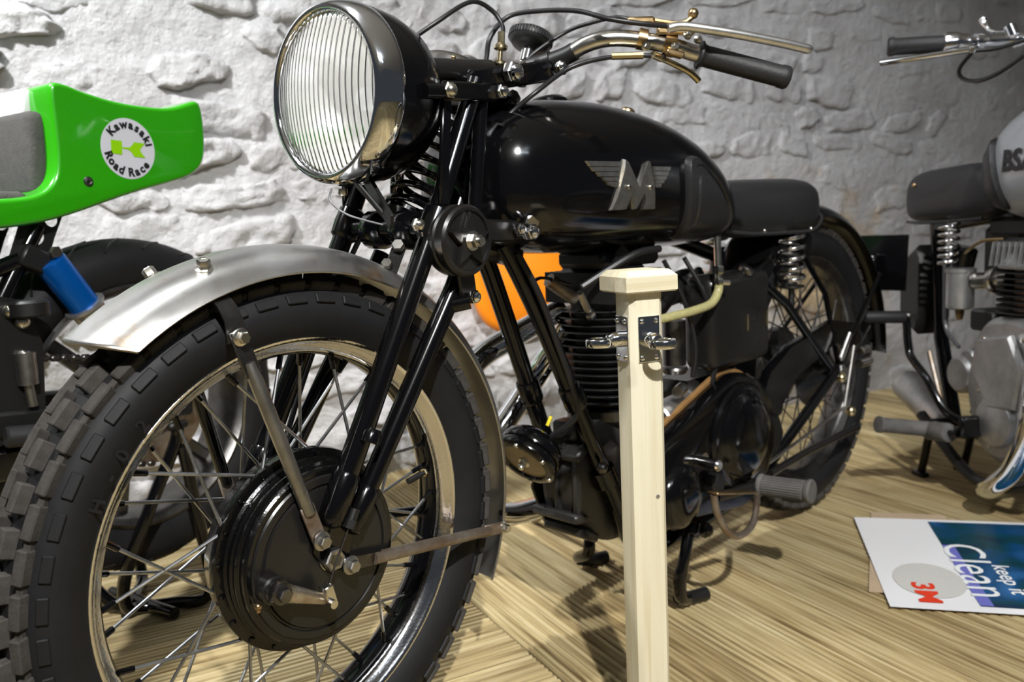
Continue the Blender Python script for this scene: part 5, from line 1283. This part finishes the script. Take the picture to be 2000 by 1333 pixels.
# exhaust with silencer on the far side
spart(MB().tube(spline([(-.235, .03, .525), (-.268, .075, .495), (-.290, .110, .440), (-.296, .125, .330), (-.288, .130, .230), (-.252, .130, .145), (-.195, .128, .090), (-.140, .105, .062), (-.085, .03, .052), (-.02, -.06, .075), (.08, -.09, .10), (.18, -.085, .115)], 7), .0225, 20), 'exhaust_pipe', 'chrome', ang=60)
spart(MB().lathe([(.023, 0), (.030, .004), (.042, .016), (.045, .030), (.045, .215), (.036, .232), (.02, .24)], (.22, -.060, .108), (.92, .02, .39), 28), 'silencer', 'aluminium')
spart(MB().lathe([(.024, 0), (.034, .004), (.034, .012), (.024, .016)], (.20, -.062, .103), (.92, .02, .39), 24), 'silencer_clamp', 'chrome')
# pegs, kick-starter, stand
pgs = spart(MB().lathe([(.014, 0), (.020, .002), (.021, .008), (.0185, .012), (.0175, .142), (.020, .147), (.020, .154), (.0001, .156)], (-.004, .135, .170), (.0, 1, .17), 24), 'footrest_rubber', 'peg_rubber')
spart(MB().cyl((-.004, .06, .158), (-.004, .14, .170), .010, 12), 'footrest_bar', 'black_enamel', pgs)
spart(MB().lathe([(.010, 0), (.021, .002), (.023, .010), (.022, .070), (.018, .078), (.0001, .080)], (-.072, .150, .180), (.97, .07, -.14), 20), 'pedal_rubber', 'peg_rubber')
spart(MB().cyl((-.10, .150, .184), (-.07, .15, .180), .008, 10).box((-.105, .12, .20), (.02, .06, .05), bev=.005), 'pedal_link', 'black_enamel')
kick = spart(MB().tube(spline([(-.050, .110, .200), (-.042, .145, .228), (.004, .160, .295), (.058, .163, .335), (.074, .163, .360), (.083, .163, .420), (.086, .165, .437)], 6), [.0095] * 37, 12), 'kick_start_lever', 'black_enamel', ang=60)
spart(MB().lathe([(.010, 0), (.014, .002), (.0155, .012), (.015, .092), (.012, .098), (.0001, .099)], (.086, .165, .434), (.16, .98, .04), 20), 'kick_start_rubber', 'grip_rubber', kick)
spart(MB().ball((.086, .158, .436), .011, 14, 8), 'kick_start_joint', 'dark_steel', kick)
spart(MB().tube([(.086, .10, .345), (.038, .10, .235)], .006, 8), 'brake_cable', 'rusty_steel')
spart(MB().tube([(.13, .058, .150), (.146, .060, .090), (.168, .060, .008)], .0105, 12).box((.172, .060, .006), (.045, .025, .012), bev=.003), 'prop_stand', 'black_enamel')
spart(MB().tube([(.13, -.058, .150), (.146, -.060, .090), (.168, -.060, .008)], .0105, 12).box((.172, -.060, .006), (.045, .025, .012), bev=.003), 'prop_stand', 'black_enamel')
spart(MB().tube([(.13, -.07, .150), (.13, .07, .150)], .012, 12), 'stand_spindle', 'black_enamel')
# handlebar with grip, levers and cable
sbr = spart(MB().tube(spline([(-.30, 0, 1.000), (-.262, .07, 1.012), (-.228, .12, 1.020), (-.213, .17, 1.022), (-.208, .21, 1.022), (-.197, .262, 1.021), (-.150, .352, 1.027)], 6), .0112, 16), 'handlebar', 'chrome', ang=60)
g0 = V((-.193, .268, 1.0215)); g1 = V((-.145, .362, 1.027)); gd = (g1 - g0).normalized(); gl = (g1 - g0).length
spart(MB().lathe([(.0125, 0), (.0170, .001), (.0170, gl - .014), (.0190, gl - .011), (.0190, gl - .003), (.016, gl), (.0001, gl)], g0, gd, 26), 'handlebar_grip', 'grip_rubber', sbr)
spart(MB().lathe([(.012, -.048), (.016, -.044), (.018, -.030), (.0205, -.026), (.0225, -.020), (.0225, .0), (.018, .003)], g0, gd, 26), 'twist_grip_collar', 'chrome_pitted', sbr, 30)
rings = []; P = spline([(-.240, .248, 1.000), (-.215, .285, .9985), (-.175, .335, .9970), (-.138, .372, .9965)], 6)
for i, p in enumerate(P):
    d = (P[min(i + 1, len(P) - 1)] - P[max(i - 1, 0)]).normalized(); s_ = d.cross(V((0, 0, 1))).normalized(); n_ = s_.cross(d)
    rings.append([p + s_ * .008 * cos(2 * pi * k / 10) + n_ * .0062 * sin(2 * pi * k / 10) for k in range(10)])
spart(MB().loft(rings), 'brake_lever', 'chrome', ang=60)
spart(MB().lathe([(.0115, -.008), (.0155, -.007), (.0155, .007), (.0115, .008)], (-.208, .205, 1.022), (.1, 1, 0), 20).bar((-.212, .210, 1.010), (-.245, .245, 1.000), .014, .012, bev=.003), 'lever_clamp', 'chrome', sbr)
spart(MB().tube(spline([(-.262, .180, 1.031), (-.238, .184, 1.034), (-.218, .188, 1.042), (-.203, .192, 1.062)], 5), [.0035] * 8 + [.0045] * 5 + [.0065] * 3, 10).ball((-.202, .192, 1.065), .0075, 12, 8), 'choke_lever', 'chrome', ang=60)
spart(MB().cyl((-.268, .175, 1.020), (-.262, .180, 1.040), .011, 16), 'choke_pivot', 'chrome', sbr)
spart(MB().lathe([(.0115, -.006), (.0150, -.005), (.0150, .005), (.0115, .006)], (-.235, .14, 1.019), (.3, 1, 0), 18), 'choke_clamp', 'chrome', sbr)
spart(MB().tube(spline([(-.215, .225, .998), (-.180, .225, .975), (-.185, .222, .955), (-.232, .220, .942), (-.288, .218, .948), (-.340, .21, .968)], 7), .0042, 8), 'throttle_cable', 'cable_black', ang=60)
spart(MB().tube(spline([(-.222, .238, 1.002), (-.25, .20, 1.000), (-.29, .16, 1.010), (-.36, .12, 1.03)], 6), .0042, 8), 'front_brake_cable', 'cable_black', ang=60)

# front end (beyond the right edge of the photograph)
HB3 = V((-.80, 0, .315))
ft = spart(MB().lathe(tyre_prof(0.240, 0.313, 0.043, 0.028), HB3, (0, 1, 0), 72, closed=True), 'front_tyre', 'tyre_rubber', ang=60)
fr3 = spart(MB().lathe([(r - .010, y) for r, y in half] + [(r - .010, -y) for r, y in half[::-1]] + [(0.232, 0.014), (0.232, -.014)], HB3, (0, 1, 0), 72, closed=True), 'front_rim', 'chrome_pitted', ang=50)
for k in range(36):
    sd_ = 1 if k % 2 else -1; j = k // 2
    mk_spoke('spoke', .05, .034 * sd_, .2235, .006 * sd_, (1 if j % 2 else -1) * radians(65), fr3, None, HB3, k, 36, .0018, 'spoke_steel', False)
spart(MB().lathe([(.015, -.06), (.055, -.04), (.055, .03), (.03, .04), (.03, .05), (.012, .06)], HB3, (0, 1, 0), 32), 'front_hub', 'aluminium')
for sg in (-1, 1):
    spart(MB().tube([HB3 + V((0, .075 * sg, 0)), (-.700, .075 * sg, .58)], [.019, .021], 16), 'fork_slider', 'black_enamel')
    spart(MB().tube([(-.700, .075 * sg, .58), (-.575, .075 * sg, .90)], .0165, 14), 'fork_stanchion', 'chrome')
spart(MB().cyl((-.610, 0, .70), (-.540, 0, .88), .028, 20), 'steering_head', 'black_enamel')
for zz, xx in ((.89, -.560), (.70, -.640)):
    spart(MB().box((xx, 0, zz), (.08, .20, .028), Matrix.Rotation(radians(-22), 3, 'Y'), bev=.008), 'fork_yoke', 'black_enamel')
g = guard_grid(HB3, .322, .340, .055, radians(20), radians(165), 40, 10)
spart(MB().sheet(g, .0015), 'front_mudguard', 'silver_paint', ang=60)
spart(MB().lathe([(.0001, .075), (.04, .07), (.085, .03), (.092, 0), (.094, -.012), (.090, -.016), (.06, -.012), (.0001, -.020)], (-.700, 0, .84), (1, 0, 0), 36), 'headlamp', 'black_enamel')
spart(MB().lathe([(.094, 0), (.098, .004), (.098, .014), (.090, .018)], (-.684, 0, .84), (-1, 0, 0), 36), 'headlamp_rim', 'chrome')
spart(MB().tube(spline([(-.55, 0, .945), (-.45, .03, .975), (-.36, 0, 1.000), (-.30, 0, 1.000)], 5), .011, 12), 'handlebar_stem', 'chrome')
spart(MB().tube(spline([(-.30, 0, 1.000), (-.262, -.07, 1.012), (-.228, -.12, 1.020), (-.208, -.21, 1.022), (-.150, -.352, 1.027)], 6), .0112, 14), 'handlebar', 'chrome', ang=60)
spart(MB().tube([(-.193, -.268, 1.0215), (-.145, -.362, 1.027)], .0175, 18), 'handlebar_grip', 'grip_rubber')
